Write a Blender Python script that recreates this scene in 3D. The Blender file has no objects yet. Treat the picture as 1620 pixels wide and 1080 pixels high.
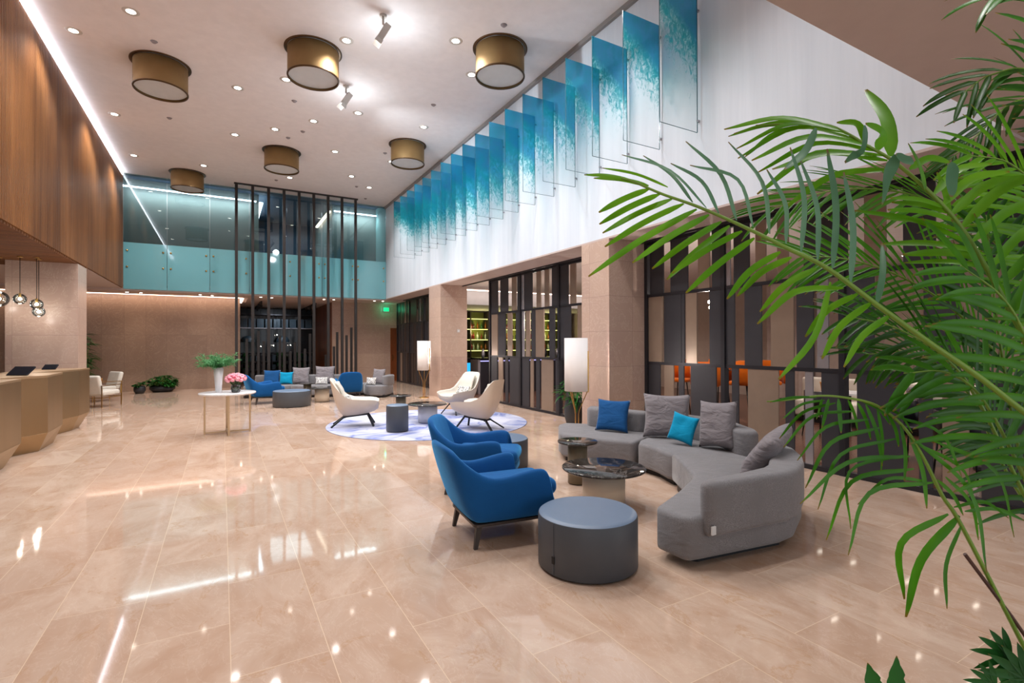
import bpy, bmesh, math, random
from mathutils import Vector, Matrix, noise
random.seed(7)
SC = bpy.context.scene
COL = SC.collection
PI = math.pi
def R(a): return math.radians(a)

# ------------------------------------------------------------ camera, world, exposure
cd = bpy.data.cameras.new('camera'); cam = bpy.data.objects.new('camera', cd); COL.objects.link(cam)
cd.sensor_width = 36; cd.lens = 805/1620*36; cd.clip_start = .05; cd.clip_end = 200
cam.matrix_world = Matrix.Translation((0, 0, 1.65)) @ Matrix.Rotation(R(-29.67), 4, 'Z') @ Matrix.Rotation(R(90.23), 4, 'X') @ Matrix.Rotation(R(-.17), 4, 'Z')
SC.camera = cam
w = bpy.data.worlds.new('world'); SC.world = w; w.use_nodes = True
w.node_tree.nodes['Background'].inputs[0].default_value = (.86, .92, 1, 1)
w.node_tree.nodes['Background'].inputs[1].default_value = 1.5
SC.view_settings.view_transform = 'Standard'; SC.view_settings.look = 'None'
SC.view_settings.gamma = 1; SC.view_settings.use_curve_mapping = False
SC.view_settings.exposure = 0.0
SC.cycles.max_bounces = 9; SC.cycles.diffuse_bounces = 5; SC.cycles.glossy_bounces = 5
SC.cycles.transparent_max_bounces = 40; SC.cycles.transmission_bounces = 6
SC.cycles.caustics_reflective = False; SC.cycles.caustics_refractive = False
SC.cycles.sample_clamp_indirect = 6; SC.cycles.use_denoising = True
SC.cycles.blur_glossy = .5

DOWN = [(-2.3,11.73),(-1.33,10.58),(-2.27,15.5),(.3,12.6),(.3,15.45),(-2.27,18.6),(-.5,18.6),(1.2,14.55),(2.0,9.65),(3.76,8.67),
        (4.52,9.6),(1.18,11.7),(2.0,13.55),(2.87,12.55),(2.86,15.4),(4.53,12.53),(3.76,17.4),(4.58,18.35),(1.98,18.55),(4.53,15.4),
        (-2.3,8.9),(-.5,6.8),(1.2,7.4),(2.9,5.9),(4.5,6.4),(-1.4,4.6),(1.2,3.6),(3.7,3.4)]
CEIL_Z = 7.25
def spot(name, loc, energy, col=(1,.92,.84), size=R(110), blend=.6, rad=.08, target=None):
    l = bpy.data.lights.new(name, 'SPOT'); l.energy = energy; l.color = col; l.spot_size = size; l.spot_blend = blend; l.shadow_soft_size = rad
    o = bpy.data.objects.new(name, l); COL.objects.link(o); o.location = loc
    if target is not None: o.rotation_euler = (Vector(target)-Vector(loc)).to_track_quat('-Z', 'Y').to_euler()
    return o
def area(name, loc, sx, sy, energy, col=(1,.92,.84), target=None, rot=None):
    l = bpy.data.lights.new(name, 'AREA'); l.shape = 'RECTANGLE'; l.size = sx; l.size_y = sy; l.energy = energy; l.color = col
    o = bpy.data.objects.new(name, l); COL.objects.link(o); o.location = loc
    if target is not None: o.rotation_euler = (Vector(target)-Vector(loc)).to_track_quat('-Z', 'Y').to_euler()
    if rot: o.rotation_euler = rot
    return o
def point(name, loc, energy, col=(1,.9,.8), rad=.05):
    l = bpy.data.lights.new(name, 'POINT'); l.energy = energy; l.color = col; l.shadow_soft_size = rad
    o = bpy.data.objects.new(name, l); COL.objects.link(o); o.location = loc
    return o
for x, y in DOWN: spot('downlight_and_fill', (x, y, CEIL_Z-.06), 265, (1,.98,.975), R(125), .7, .1)
spot('picture_beam', (2.55, 8.75, 6.75), 310, (.84,.93,1), R(105), 1, .06, (5.83, 8.2, 5.0))
spot('picture_beam', (2.5, 11.5, 6.75), 390, (.84,.93,1), R(105), 1, .06, (5.83, 13.5, 5.2))
for x_, y_ in ((2.55,8.75),(2.5,11.5)): point('spotlight_spill', (x_, y_, 6.55), 26, (.86,.94,1), .15)
# added fill spots under the low entrance ceiling, out of view, no fittings
for x, y in [(-5,.3),(-2.5,.3),(0,.3),(2.4,.3),(4.6,.3),(-5,-2.4),(-2.5,-2.4),(0,-2.4),(2.4,-2.4),(4.6,-2.4)]:
    spot('downlight_and_fill', (x, y, 3.42), 45, (1,.97,.95), R(140), .8, .1)

# hidden cove lamps washing the gallery walls
area('gallery_cove', (-.9,21.9,7.1), 3.8, .08, 55, (.95,.97,1), target=(-.9,22.3,5.2))
area('gallery_cove', (4.9,21.9,7.1), 1.6, .08, 26, (.95,.97,1), target=(4.9,22.3,5.2))
area('gallery_recess', (2.6,24.5,7.3), 1.6, 3, 60, (.85,.92,1), rot=(0,0,0))
area('lounge_cove', (-3.8,21.9,3.36), 9, .06, 26, (1,.82,.7), target=(-3.8,22.2,2.2))

# ------------------------------------------------------------ materials
def rgb(h):
    h = h.lstrip('#'); c = [int(h[i:i+2], 16)/255 for i in (0,2,4)]
    return tuple(x/12.92 if x <= .04045 else ((x+.055)/1.055)**2.4 for x in c)+(1,)
class NT:
    def __init__(s, name):
        s.m = bpy.data.materials.new(name); s.m.use_nodes = True; s.n = s.m.node_tree; s.b = s.n.nodes['Principled BSDF']; s.out = s.n.nodes['Material Output']
    def add(s, t, **k):
        x = s.n.nodes.new(t)
        for a, v in k.items():
            if a.startswith('i_'): x.inputs[a[2:].replace('_', ' ')].default_value = v
            else: setattr(x, a, v)
        return x
    def link(s, a, b): s.n.links.new(a, b)
    def coord(s, scale=(1,1,1), loc=(0,0,0), rot=(0,0,0), kind='Object'):
        t = s.add('ShaderNodeTexCoord'); m = s.add('ShaderNodeMapping')
        m.inputs['Scale'].default_value = scale; m.inputs['Location'].default_value = loc; m.inputs['Rotation'].default_value = rot
        s.link(t.outputs[kind], m.inputs[0]); return m.outputs[0]
    def noise(s, vec, scale=5, detail=4, rough=.5, dist=0):
        x = s.add('ShaderNodeTexNoise'); x.inputs['Scale'].default_value = scale; x.inputs['Detail'].default_value = detail
        x.inputs['Roughness'].default_value = rough; x.inputs['Distortion'].default_value = dist; s.link(vec, x.inputs['Vector']); return x.outputs[0]
    def ramp(s, fac, stops):
        x = s.add('ShaderNodeValToRGB'); e = x.color_ramp.elements
        while len(e) < len(stops): e.new(.5)
        for i, (p, c) in enumerate(stops): e[i].position = p; e[i].color = c if len(c) == 4 else tuple(c)+(1,)
        s.link(fac, x.inputs[0]); return x.outputs[0]
    def mix(s, fac, a, b, mode='MIX'):
        x = s.add('ShaderNodeMix', data_type='RGBA', blend_type=mode)
        for inp, v in ((x.inputs[0], fac), (x.inputs[6], a), (x.inputs[7], b)):
            if hasattr(v, 'is_linked'): s.link(v, inp)
            else: inp.default_value = v
        return x.outputs[2]
    def bump(s, h, strength=.3, dist=.01):
        x = s.add('ShaderNodeBump'); x.inputs['Strength'].default_value = strength; x.inputs['Distance'].default_value = dist
        s.link(h, x.inputs['Height']); s.link(x.outputs[0], s.b.inputs['Normal'])
def P(name, col, rough=.5, metal=0, var=0, vscale=6, bump=0, bscale=60, spec=.5, sheen=0, coat=0, emit=None, estr=0, stretch=(1,1,1)):
    t = NT(name); c = rgb(col) if isinstance(col, str) else tuple(col)+(1,)
    b = t.b; b.inputs['Base Color'].default_value = c; b.inputs['Roughness'].default_value = rough; b.inputs['Metallic'].default_value = metal
    b.inputs['Specular IOR Level'].default_value = spec; b.inputs['Sheen Weight'].default_value = sheen; b.inputs['Coat Weight'].default_value = coat
    v = t.coord(stretch)
    n = t.noise(v, vscale, 4)
    d = max(var, .03)
    t.link(t.ramp(n, [(.3, [x*(1-d) for x in c[:3]]), (.7, [min(1, x*(1+d)) for x in c[:3]])]), b.inputs['Base Color'])
    if bump: t.bump(t.noise(v, bscale, 3), bump, .004)
    if emit: b.inputs['Emission Color'].default_value = rgb(emit); b.inputs['Emission Strength'].default_value = estr
    return t.m
def E(name, col, strength):
    t = NT(name); t.b.inputs['Base Color'].default_value = (0,0,0,1); t.b.inputs['Emission Color'].default_value = rgb(col); t.b.inputs['Emission Strength'].default_value = strength
    return t.m

def floor_mat():
    t = NT('polished beige marble slabs')
    tc = t.add('ShaderNodeTexCoord'); sx = t.add('ShaderNodeSeparateXYZ'); t.link(tc.outputs['Object'], sx.inputs[0])
    cx = t.add('ShaderNodeCombineXYZ'); ad = t.add('ShaderNodeMath', operation='SUBTRACT'); ad.inputs[1].default_value = .038
    t.link(sx.outputs[0], ad.inputs[0]); t.link(sx.outputs[1], cx.inputs[0]); t.link(ad.outputs[0], cx.inputs[1])
    br = t.add('ShaderNodeTexBrick', offset=.5, squash=1)
    for k, v in (('Scale', 1), ('Mortar Size', .0022), ('Mortar Smooth', .3), ('Bias', 0), ('Brick Width', 1.15), ('Row Height', .4643)): br.inputs[k].default_value = v
    br.inputs['Color1'].default_value = (0,0,0,1); br.inputs['Color2'].default_value = (1,1,1,1); br.inputs['Mortar'].default_value = (.5,.5,.5,1)
    t.link(cx.outputs[0], br.inputs[0])
    rnd = br.outputs['Color']; mort = br.outputs['Fac']
    vm = t.add('ShaderNodeVectorMath', operation='ADD'); t.link(tc.outputs['Object'], vm.inputs[0]); t.link(rnd, vm.inputs[1])
    sc = t.add('ShaderNodeVectorMath', operation='MULTIPLY'); sc.inputs[1].default_value = (1.5, .8, 1); t.link(vm.outputs[0], sc.inputs[0])
    base = t.mix(rnd, rgb('#bea491'), rgb('#cbb3a0'))
    n1 = t.noise(sc.outputs[0], 1.4, 6, .62, 1.2)
    c = t.mix(t.ramp(n1, [(.38, (0,0,0,1)), (.66, (1,1,1,1))]), base, rgb('#b59680'))
    n2 = t.noise(sc.outputs[0], 2.3, 8, .7, 2.5)
    vein = t.ramp(n2, [(.488, (0,0,0,1)), (.5, (.3,.3,.3,1)), (.512, (0,0,0,1))])
    c = t.mix(vein, c, rgb('#dccab9'))
    n3 = t.noise(sc.outputs[0], 1.1, 7, .7, 3)
    c = t.mix(t.ramp(n3, [(.59, (0,0,0,1)), (.615, (.5,.5,.5,1)), (.64, (0,0,0,1))]), c, rgb('#ae845c'))
    c = t.mix(mort, c, rgb('#d8c0a6'))
    t.link(c, t.b.inputs['Base Color'])
    t.b.inputs['Roughness'].default_value = .05; t.b.inputs['Specular IOR Level'].default_value = .55
    w_ = t.noise(tc.outputs['Object'], .9, 2); t.bump(w_, .03, .02)
    return t.m
def marble_mat(name, a, b, vein, rough=.25, tile=(1.2, .62)):
    t = NT(name); tc = t.add('ShaderNodeTexCoord'); sx = t.add('ShaderNodeSeparateXYZ'); t.link(tc.outputs['Object'], sx.inputs[0])
    ad = t.add('ShaderNodeMath', operation='ADD'); t.link(sx.outputs[0], ad.inputs[0]); t.link(sx.outputs[1], ad.inputs[1])
    cx = t.add('ShaderNodeCombineXYZ'); t.link(ad.outputs[0], cx.inputs[0]); t.link(sx.outputs[2], cx.inputs[1])
    br = t.add('ShaderNodeTexBrick', offset=0)
    for k, v in (('Scale', 1), ('Mortar Size', .003), ('Mortar Smooth', .3), ('Brick Width', tile[0]), ('Row Height', tile[1])): br.inputs[k].default_value = v
    br.inputs['Color1'].default_value = (0,0,0,1); br.inputs['Color2'].default_value = (1,1,1,1); br.inputs['Mortar'].default_value = (.5,.5,.5,1)
    t.link(cx.outputs[0], br.inputs[0])
    vm = t.add('ShaderNodeVectorMath', operation='ADD'); t.link(tc.outputs['Object'], vm.inputs[0]); t.link(br.outputs['Color'], vm.inputs[1])
    n1 = t.noise(vm.outputs[0], 1.1, 6, .6, .8)
    rm = t.mix(.4, br.outputs['Color'], n1)
    c = t.mix(rm, rgb(a), rgb(b))
    n2 = t.noise(vm.outputs[0], 1.7, 8, .7, 2.2)
    c = t.mix(t.ramp(n2, [(.485, (0,0,0,1)), (.5, (.6,.6,.6,1)), (.515, (0,0,0,1))]), c, rgb(vein))
    c = t.mix(br.outputs['Fac'], c, [x*.7 for x in rgb(a)[:3]]+[1])
    t.link(c, t.b.inputs['Base Color']); t.b.inputs['Roughness'].default_value = rough
    return t.m
def wood_mat(name, a, b, vec_scale=(1,1,1), rough=.45):
    t = NT(name); v = t.coord(vec_scale)
    n = t.noise(v, 1.0, 5, .65, .4); n2 = t.noise(t.coord((30,30,1.5)), 1.2, 4, .6)
    c = t.mix(t.ramp(n, [(.32, (0,0,0,1)), (.7, (1,1,1,1))]), rgb(a), rgb(b))
    c = t.mix(t.ramp(n2, [(.3, (.35,.35,.35,1)), (.7, (0,0,0,1))]), c, [x*.5 for x in rgb(a)[:3]]+[1])
    t.link(c, t.b.inputs['Base Color']); t.b.inputs['Roughness'].default_value = rough
    return t.m
def fabric(name, col, sheen=.2, weave=300, var=.1, rough=.9, wrinkle=.25, sheencol=None):
    t = NT(name); c = rgb(col); v = t.coord()
    n = t.noise(v, 5, 4, .6); f = t.noise(t.coord((1,1,1)), weave, 2)
    c2 = t.mix(t.ramp(f, [(.35, (0,0,0,1)), (.65, (1,1,1,1))]), [x*(1-var) for x in c[:3]]+[1], [min(1, x*(1+var)) for x in c[:3]]+[1])
    c3 = t.mix(t.ramp(n, [(.35, (0,0,0,1)), (.7, (1,1,1,1))]), [x*.9 for x in c[:3]]+[1], c2)
    t.link(c3, t.b.inputs['Base Color']); t.b.inputs['Roughness'].default_value = rough
    t.b.inputs['Sheen Weight'].default_value = sheen; t.b.inputs['Sheen Roughness'].default_value = .35
    if sheencol: t.b.inputs['Sheen Tint'].default_value = rgb(sheencol)
    t.b.inputs['Specular IOR Level'].default_value = .2
    t.bump(t.noise(t.coord((1,1,2.2)), 4.5, 3, .5, 1.2), wrinkle*.8, .03)
    return t.m
def glass_mat(name, tint, refl=.12, rough=0., body=0., bodycol=(.5,.8,.85,1)):
    t = NT(name); tr = t.add('ShaderNodeBsdfTransparent'); tr.inputs[0].default_value = rgb(tint)
    gl = t.add('ShaderNodeBsdfGlossy'); gl.inputs['Roughness'].default_value = rough
    mx = t.add('ShaderNodeMixShader'); fr = t.add('ShaderNodeFresnel'); fr.inputs[0].default_value = 1.5
    mm = t.add('ShaderNodeMath', operation='MULTIPLY_ADD'); mm.inputs[1].default_value = .9; mm.inputs[2].default_value = refl; t.link(fr.outputs[0], mm.inputs[0])
    src = tr.outputs[0]
    if body:
        df = t.add('ShaderNodeBsdfDiffuse'); df.inputs[0].default_value = bodycol
        m2 = t.add('ShaderNodeMixShader'); m2.inputs[0].default_value = body; t.link(tr.outputs[0], m2.inputs[1]); t.link(df.outputs[0], m2.inputs[2]); src = m2.outputs[0]
    t.link(mm.outputs[0], mx.inputs[0]); t.link(src, mx.inputs[1]); t.link(gl.outputs[0], mx.inputs[2]); t.link(mx.outputs[0], t.out.inputs[0])
    return t.m
def art_mat():
    """glass sheet printed with a breaking turquoise wave: solid print at the head, foam below, clear at the foot"""
    t = NT('glass printed with a turquoise wave')
    g = t.add('ShaderNodeNewGeometry'); sx = t.add('ShaderNodeSeparateXYZ'); t.link(g.outputs['Position'], sx.inputs[0])
    def M(op, a, b=None, c=None):
        x = t.add('ShaderNodeMath', operation=op)
        for i, v in enumerate((a, b, c)):
            if v is None: continue
            if hasattr(v, 'is_linked'): t.link(v, x.inputs[i])
            else: x.inputs[i].default_value = v
        return x.outputs[0]
    X, Y, Z = sx.outputs
    sc = t.add('ShaderNodeVectorMath', operation='MULTIPLY'); sc.inputs[1].default_value = (1.3, .25, 1); t.link(g.outputs['Position'], sc.inputs[0])
    n1 = t.noise(sc.outputs[0], 1.3, 5, .6, .6)
    # crest height: lower towards the middle of the row
    yb = M('MULTIPLY', M('SUBTRACT', Y, 11.4), .2); bell = M('POWER', 2.718, M('MULTIPLY', M('MULTIPLY', yb, yb), -1))
    slope = M('MULTIPLY', M('SUBTRACT', X, 5.4), -.6)
    crest = M('ADD', M('SUBTRACT', 6.2, M('MULTIPLY', bell, .6)), M('ADD', slope, M('MULTIPLY', M('SUBTRACT', n1, .5), .5)))
    d = M('SUBTRACT', Z, crest)          # >0 above crest
    s2 = t.add('ShaderNodeVectorMath', operation='MULTIPLY'); s2.inputs[1].default_value = (2.2, 2, 1.1); t.link(g.outputs['Position'], s2.inputs[0])
    fo = t.noise(s2.outputs[0], 8, 10, .8, 1.2)
    foam = M('SUBTRACT', fo, M('MULTIPLY_ADD', M('MULTIPLY', d, -1), .26, .36))
    dens = t.ramp(M('MULTIPLY_ADD', foam, 5, .1), [(.2, (0,0,0,1)), (.9, (1,1,1,1))])
    solid = t.ramp(M('MULTIPLY_ADD', d, 5, .4), [(0, (0,0,0,1)), (1, (1,1,1,1))])
    haze = t.ramp(M('MULTIPLY_ADD', d, .8, 1), [(.1, (0,0,0,1)), (1, (.4,.4,.4,1))])
    cov = M('MINIMUM', M('ADD', M('MAXIMUM', solid, M('MULTIPLY', dens, 1.0)), M('MULTIPLY', haze, .2)), 1)
    dk = t.noise(sc.outputs[0], 5, 5, .6, 1)
    colr = t.mix(t.ramp(dk, [(.35, (0,0,0,1)), (.65, (1,1,1,1))]), rgb('#6cc2e2'), rgb('#45c2d8'))
    colr = t.mix(solid, rgb('#3fcfd6'), colr)
    tr = t.add('ShaderNodeBsdfTransparent'); t.link(t.mix(M('MULTIPLY', cov, .85), (.985,.99,.99,1), colr), tr.inputs[0])
    df = t.add('ShaderNodeBsdfTranslucent'); t.link(colr, df.inputs[0])
    dd = t.add('ShaderNodeBsdfDiffuse'); t.link(colr, dd.inputs[0])
    ms = t.add('ShaderNodeMixShader'); ms.inputs[0].default_value = .5; t.link(df.outputs[0], ms.inputs[1]); t.link(dd.outputs[0], ms.inputs[2])
    m1 = t.add('ShaderNodeMixShader'); t.link(M('MULTIPLY', cov, .25), m1.inputs[0]); t.link(tr.outputs[0], m1.inputs[1]); t.link(ms.outputs[0], m1.inputs[2])
    gl = t.add('ShaderNodeBsdfGlossy'); gl.inputs['Roughness'].default_value = .02
    m2 = t.add('ShaderNodeMixShader'); m2.inputs[0].default_value = .05; t.link(m1.outputs[0], m2.inputs[1]); t.link(gl.outputs[0], m2.inputs[2])
    t.link(m2.outputs[0], t.out.inputs[0]); return t.m
def pattern_fabric():
    t = NT('white fabric with black zigzag print'); v = t.coord((1,1,1))
    wv = t.add('ShaderNodeTexWave', wave_type='BANDS', bands_direction='X'); wv.inputs['Scale'].default_value = 9; wv.inputs['Distortion'].default_value = 7; wv.inputs['Detail'].default_value = 1
    wv.inputs['Detail Scale'].default_value = 3; t.link(v, wv.inputs[0])
    t.link(t.ramp(wv.outputs[0], [(.3, (.02,.02,.02,1)), (.42, (.85,.83,.8,1))]), t.b.inputs['Base Color']); t.b.inputs['Roughness'].default_value = .9
    return t.m
def rug_mat():
    t = NT('pale rug with violet blue brush swirls'); v = t.coord((1,1,1))
    n = t.noise(v, .75, 3, .5, 2.2); f = t.noise(t.coord((1,3,1), rot=(0,0,.6)), 2.5, 8, .75, 1)
    c = t.mix(t.ramp(n, [(.46, (0,0,0,1)), (.52, (.9,.9,.9,1)), (.6, (.1,.1,.1,1))]), rgb('#b3b6c9'), rgb('#5463a6'))
    c = t.mix(t.ramp(f, [(.45, (0,0,0,1)), (.62, (.7,.7,.7,1))]), c, rgb('#8f9ac4'))
    c = t.mix(t.ramp(t.noise(t.coord((1,1,1), loc=(5,3,0)), .9, 2), [(.5, (0,0,0,1)), (.6, (.8,.8,.8,1))]), c, rgb('#c9cad6'))
    t.link(c, t.b.inputs['Base Color']); t.b.inputs['Roughness'].default_value = 1; t.bump(t.noise(v, 180, 2), .4, .005)
    return t.m
def leaf_mat(name, a, b, tip='#8a5a20', tr=.35):
    t = NT(name); v = t.coord(); n = t.noise(v, 3, 3)
    at = t.add('ShaderNodeAttribute', attribute_name='along')
    c = t.mix(t.ramp(n, [(.35, (0,0,0,1)), (.65, (1,1,1,1))]), rgb(a), rgb(b))
    c = t.mix(t.ramp(at.outputs['Fac'], [(.93, (0,0,0,1)), (.99, (.75,.75,.75,1))]), c, rgb(tip))
    b_ = t.b; t.link(c, b_.inputs['Base Color']); b_.inputs['Roughness'].default_value = .38; b_.inputs['Specular IOR Level'].default_value = .35
    tl = t.add('ShaderNodeBsdfTranslucent'); t.link(c, tl.inputs[0]); mx = t.add('ShaderNodeMixShader'); mx.inputs[0].default_value = tr
    t.link(b_.outputs[0], mx.inputs[1]); t.link(tl.outputs[0], mx.inputs[2]); t.link(mx.outputs[0], t.out.inputs[0]); return t.m
def petal_mat():
    t = NT('pink petals'); v = t.coord(); n = t.noise(v, 14, 2)
    t.link(t.ramp(n, [(.38, rgb('#e88aa0')), (.5, rgb('#f3b9c4')), (.66, rgb('#d9496a'))]), t.b.inputs['Base Color']); t.b.inputs['Roughness'].default_value = .6
    return t.m
def shade_mat():
    t = NT('glowing white lamp shade'); c = t.coord()
    sx = t.add('ShaderNodeSeparateXYZ'); t.link(c, sx.inputs[0])
    t.b.inputs['Base Color'].default_value = rgb('#eeebea'); t.b.inputs['Roughness'].default_value = .5
    tl = t.add('ShaderNodeBsdfTranslucent'); tl.inputs[0].default_value = (.97,.96,.96,1); mx = t.add('ShaderNodeMixShader'); mx.inputs[0].default_value = .55
    t.link(t.b.outputs[0], mx.inputs[1]); t.link(tl.outputs[0], mx.inputs[2]); t.link(mx.outputs[0], t.out.inputs[0]); return t.m
def white_wall():
    t = NT('white plaster with faint vertical streaks'); v = t.coord((1,1,.05))
    n = t.noise(v, 3.5, 5, .7)
    t.link(t.ramp(n, [(.3, rgb('#cfd7e0')), (.7, rgb('#dde4ec'))]), t.b.inputs['Base Color']); t.b.inputs['Roughness'].default_value = .55
    return t.m

MT = dict(
 floor=floor_mat(), ceil=P('warm white ceiling plaster', '#e8e4e4', .85, var=.02), soffit=P('taupe pink plaster', '#c2b1aa', .8, var=.03),
 wall=white_wall(), whitew=P('white plaster', '#c9c9cb', .7, var=.02), marble=marble_mat('beige marble cladding', '#b3978a', '#c2a896', '#d5c0b0', .28),
 marbled=marble_mat('brown marble cladding', '#8a705e', '#997e6a', '#b59c86', .3, (.62, 2.0)),
 wood=wood_mat('slatted walnut', '#6a4224', '#b07845', (.1, 1.1, .10)), woods=wood_mat('walnut underside', '#6b4324', '#8f5c33', (.3, 8, 1), .8),
 woodr=wood_mat('reddish wood panelling', '#5a3017', '#8c5128', (.5, 3, .15)), doorw=P('orange brown door veneer', '#8a4a22', .4, var=.1),
 bronze=P('brushed bronze metal', '#a08563', .36, .85, var=.06, vscale=3, stretch=(1,1,.1)), bronzet=P('bronze counter edge', '#b79a78', .35, .7),
 brass=P('brushed brass', '#c19a5c', .28, 1), drum=P('bronze drum metal', '#96794f', .62, .55, var=.05), drumrim=P('dark bronze rim', '#5c452f', .4, .8),
 diff=P('matt white diffuser', '#c6cacb', .85), black=P('black metal', '#17171a', .4, .3), dark=P('dark grey metal', '#2f2e33', .42, .5, var=.05),
 darkp=P('charcoal screen panel', '#353439', .5, .25, var=.05), bronzep=P('bronze mirror panel', '#948070', .32, .35, var=.05), silverp=P('grey mirror panel', '#a9a6ac', .25, .6),
 darkbrown=P('dark brown screen panel', '#3a2f2b', .45, .3), rod=P('gunmetal rod', '#36312f', .42, .4),
 emw=E('white light strip', '#f2f3ff', 13), emwarm=E('warm light strip', '#ffd9c2', 7), emdisc=E('downlight lens', '#fff4e6', 14), emsoft=E('soft ceiling light', '#fff3e2', 8),
 bulb=E('hot bulb', '#fff2e0', 60), bulbo=E('orange bulb', '#ffb070', 30), emg=E('green sign face', '#14e08a', 1.3), shelfl=E('shelf light', '#e8e48a', 2.0), embl=E('blue lit display', '#2aa0e0', 1.6),
 glassu=glass_mat('blue tinted glazing', '#d3e4e5', .03), glassf=glass_mat('frosted turquoise band', '#7fc4c9', .06, .05, .62, rgb('#8ad2dc')), glassc=glass_mat('clear glass', '#eef4f4', .05),
 glasse=P('green glass edge', '#5fb0ae', .2), art=art_mat(), artedge=P('dark glass edge', '#2f5a66', .25),
 velvet=fabric('royal blue velvet', '#0e5290', 1.0, 400, .05, .8, .12, '#5ab4f0'), grey=fabric('grey woven upholstery', '#7d7b7d', .3, 150, .3, .95, .4),
 greyc=fabric('warm grey cushion cotton', '#857f82', .2, 300, .06, .95, 1.3), bluec=fabric('denim blue cushion cotton', '#1d5288', .2, 300, .06, .95, .6), turq=fabric('turquoise cushion cotton', '#0a93bd', .2, 300, .05, .9, .4),
 greyd=fabric('shaded grey weave', '#6d6868', .2, 260, .12, .95, .2),
 white=fabric('off white chair fabric', '#d8d2c6', .2, 300, .03, .8, .06), shellw=P('cream leather shell', '#cfc0ae', .5, var=.03), pat=pattern_fabric(),
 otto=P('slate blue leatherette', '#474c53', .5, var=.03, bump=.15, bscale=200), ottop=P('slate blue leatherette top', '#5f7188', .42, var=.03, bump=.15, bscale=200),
 ctop=marble_mat('dark polished stone top', '#2a2725', '#37322f', '#8f8a86', .06, (9,9)), cream=P('cream lacquer', '#e0d6c4', .4), olive=P('taupe lacquer', '#7f745f', .4), wtop=marble_mat('white veined marble', '#dcdcde', '#ebebec', '#9aa0a8', .15, (9,9)),
 rug=rug_mat(), legd=P('dark stained wood', '#3a322e', .45, var=.1), sh=shade_mat(), tagw=P('white woven tag', '#d0d0d0', .8),
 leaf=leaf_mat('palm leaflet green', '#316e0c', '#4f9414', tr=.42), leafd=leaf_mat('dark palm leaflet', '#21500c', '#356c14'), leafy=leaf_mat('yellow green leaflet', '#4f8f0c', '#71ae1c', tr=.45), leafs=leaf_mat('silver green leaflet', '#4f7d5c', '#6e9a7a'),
 stem=P('green palm stem', '#6c8f2a', .45, var=.15), stemd=P('dry brown stem', '#4a2c20', .6), pot=P('dark planter', '#26262a', .5), potg=P('charcoal planter', '#3a3a3c', .6),
 shrub=leaf_mat('glossy dark green leaf', '#164a1a', '#2a6e28', tr=.25), fern=leaf_mat('fern green', '#4f9a5c', '#74b478', tip='#74b478', tr=.4), petal=petal_mat(), vase=P('white ceramic', '#dfe0e2', .25),
 floorw=wood_mat('brown bar floor', '#5a3a2e', '#6f4a3a', (2, .3, 1), .25), barw=P('taupe bar wall', '#a8958a', .7, var=.05), curtain=P('taupe curtain', '#b09c92', .9, var=.08), barceil=P('bar ceiling plaster', '#e4dad6', .8),
 orange=fabric('orange upholstery', '#c8610f', .3, 300, .05), navy=P('dark navy laminate', '#1c1a22', .35), bluep=P('blue grey panel', '#31424e', .5), darkglass=P('black glass', '#0c0d10', .08), greyw=P('grey green wall panel', '#8d918e', .6, var=.05, vscale=2, stretch=(6,6,.1)),
 blueceil=P('blue grey ceiling', '#3c4d62', .7), tan=fabric('tan cushion', '#a8763a', .2), plastic=P('dark plastic', '#1b1b1f', .4), screen=P('tablet screen', '#202228', .15), sprk=P('grey ceiling detector', '#8f8688', .6), whitep=P('white plastic', '#c9c4be', .5),
 grnsh=leaf_mat('shop foliage', '#1d5c2a', '#2f7a34'))

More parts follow.
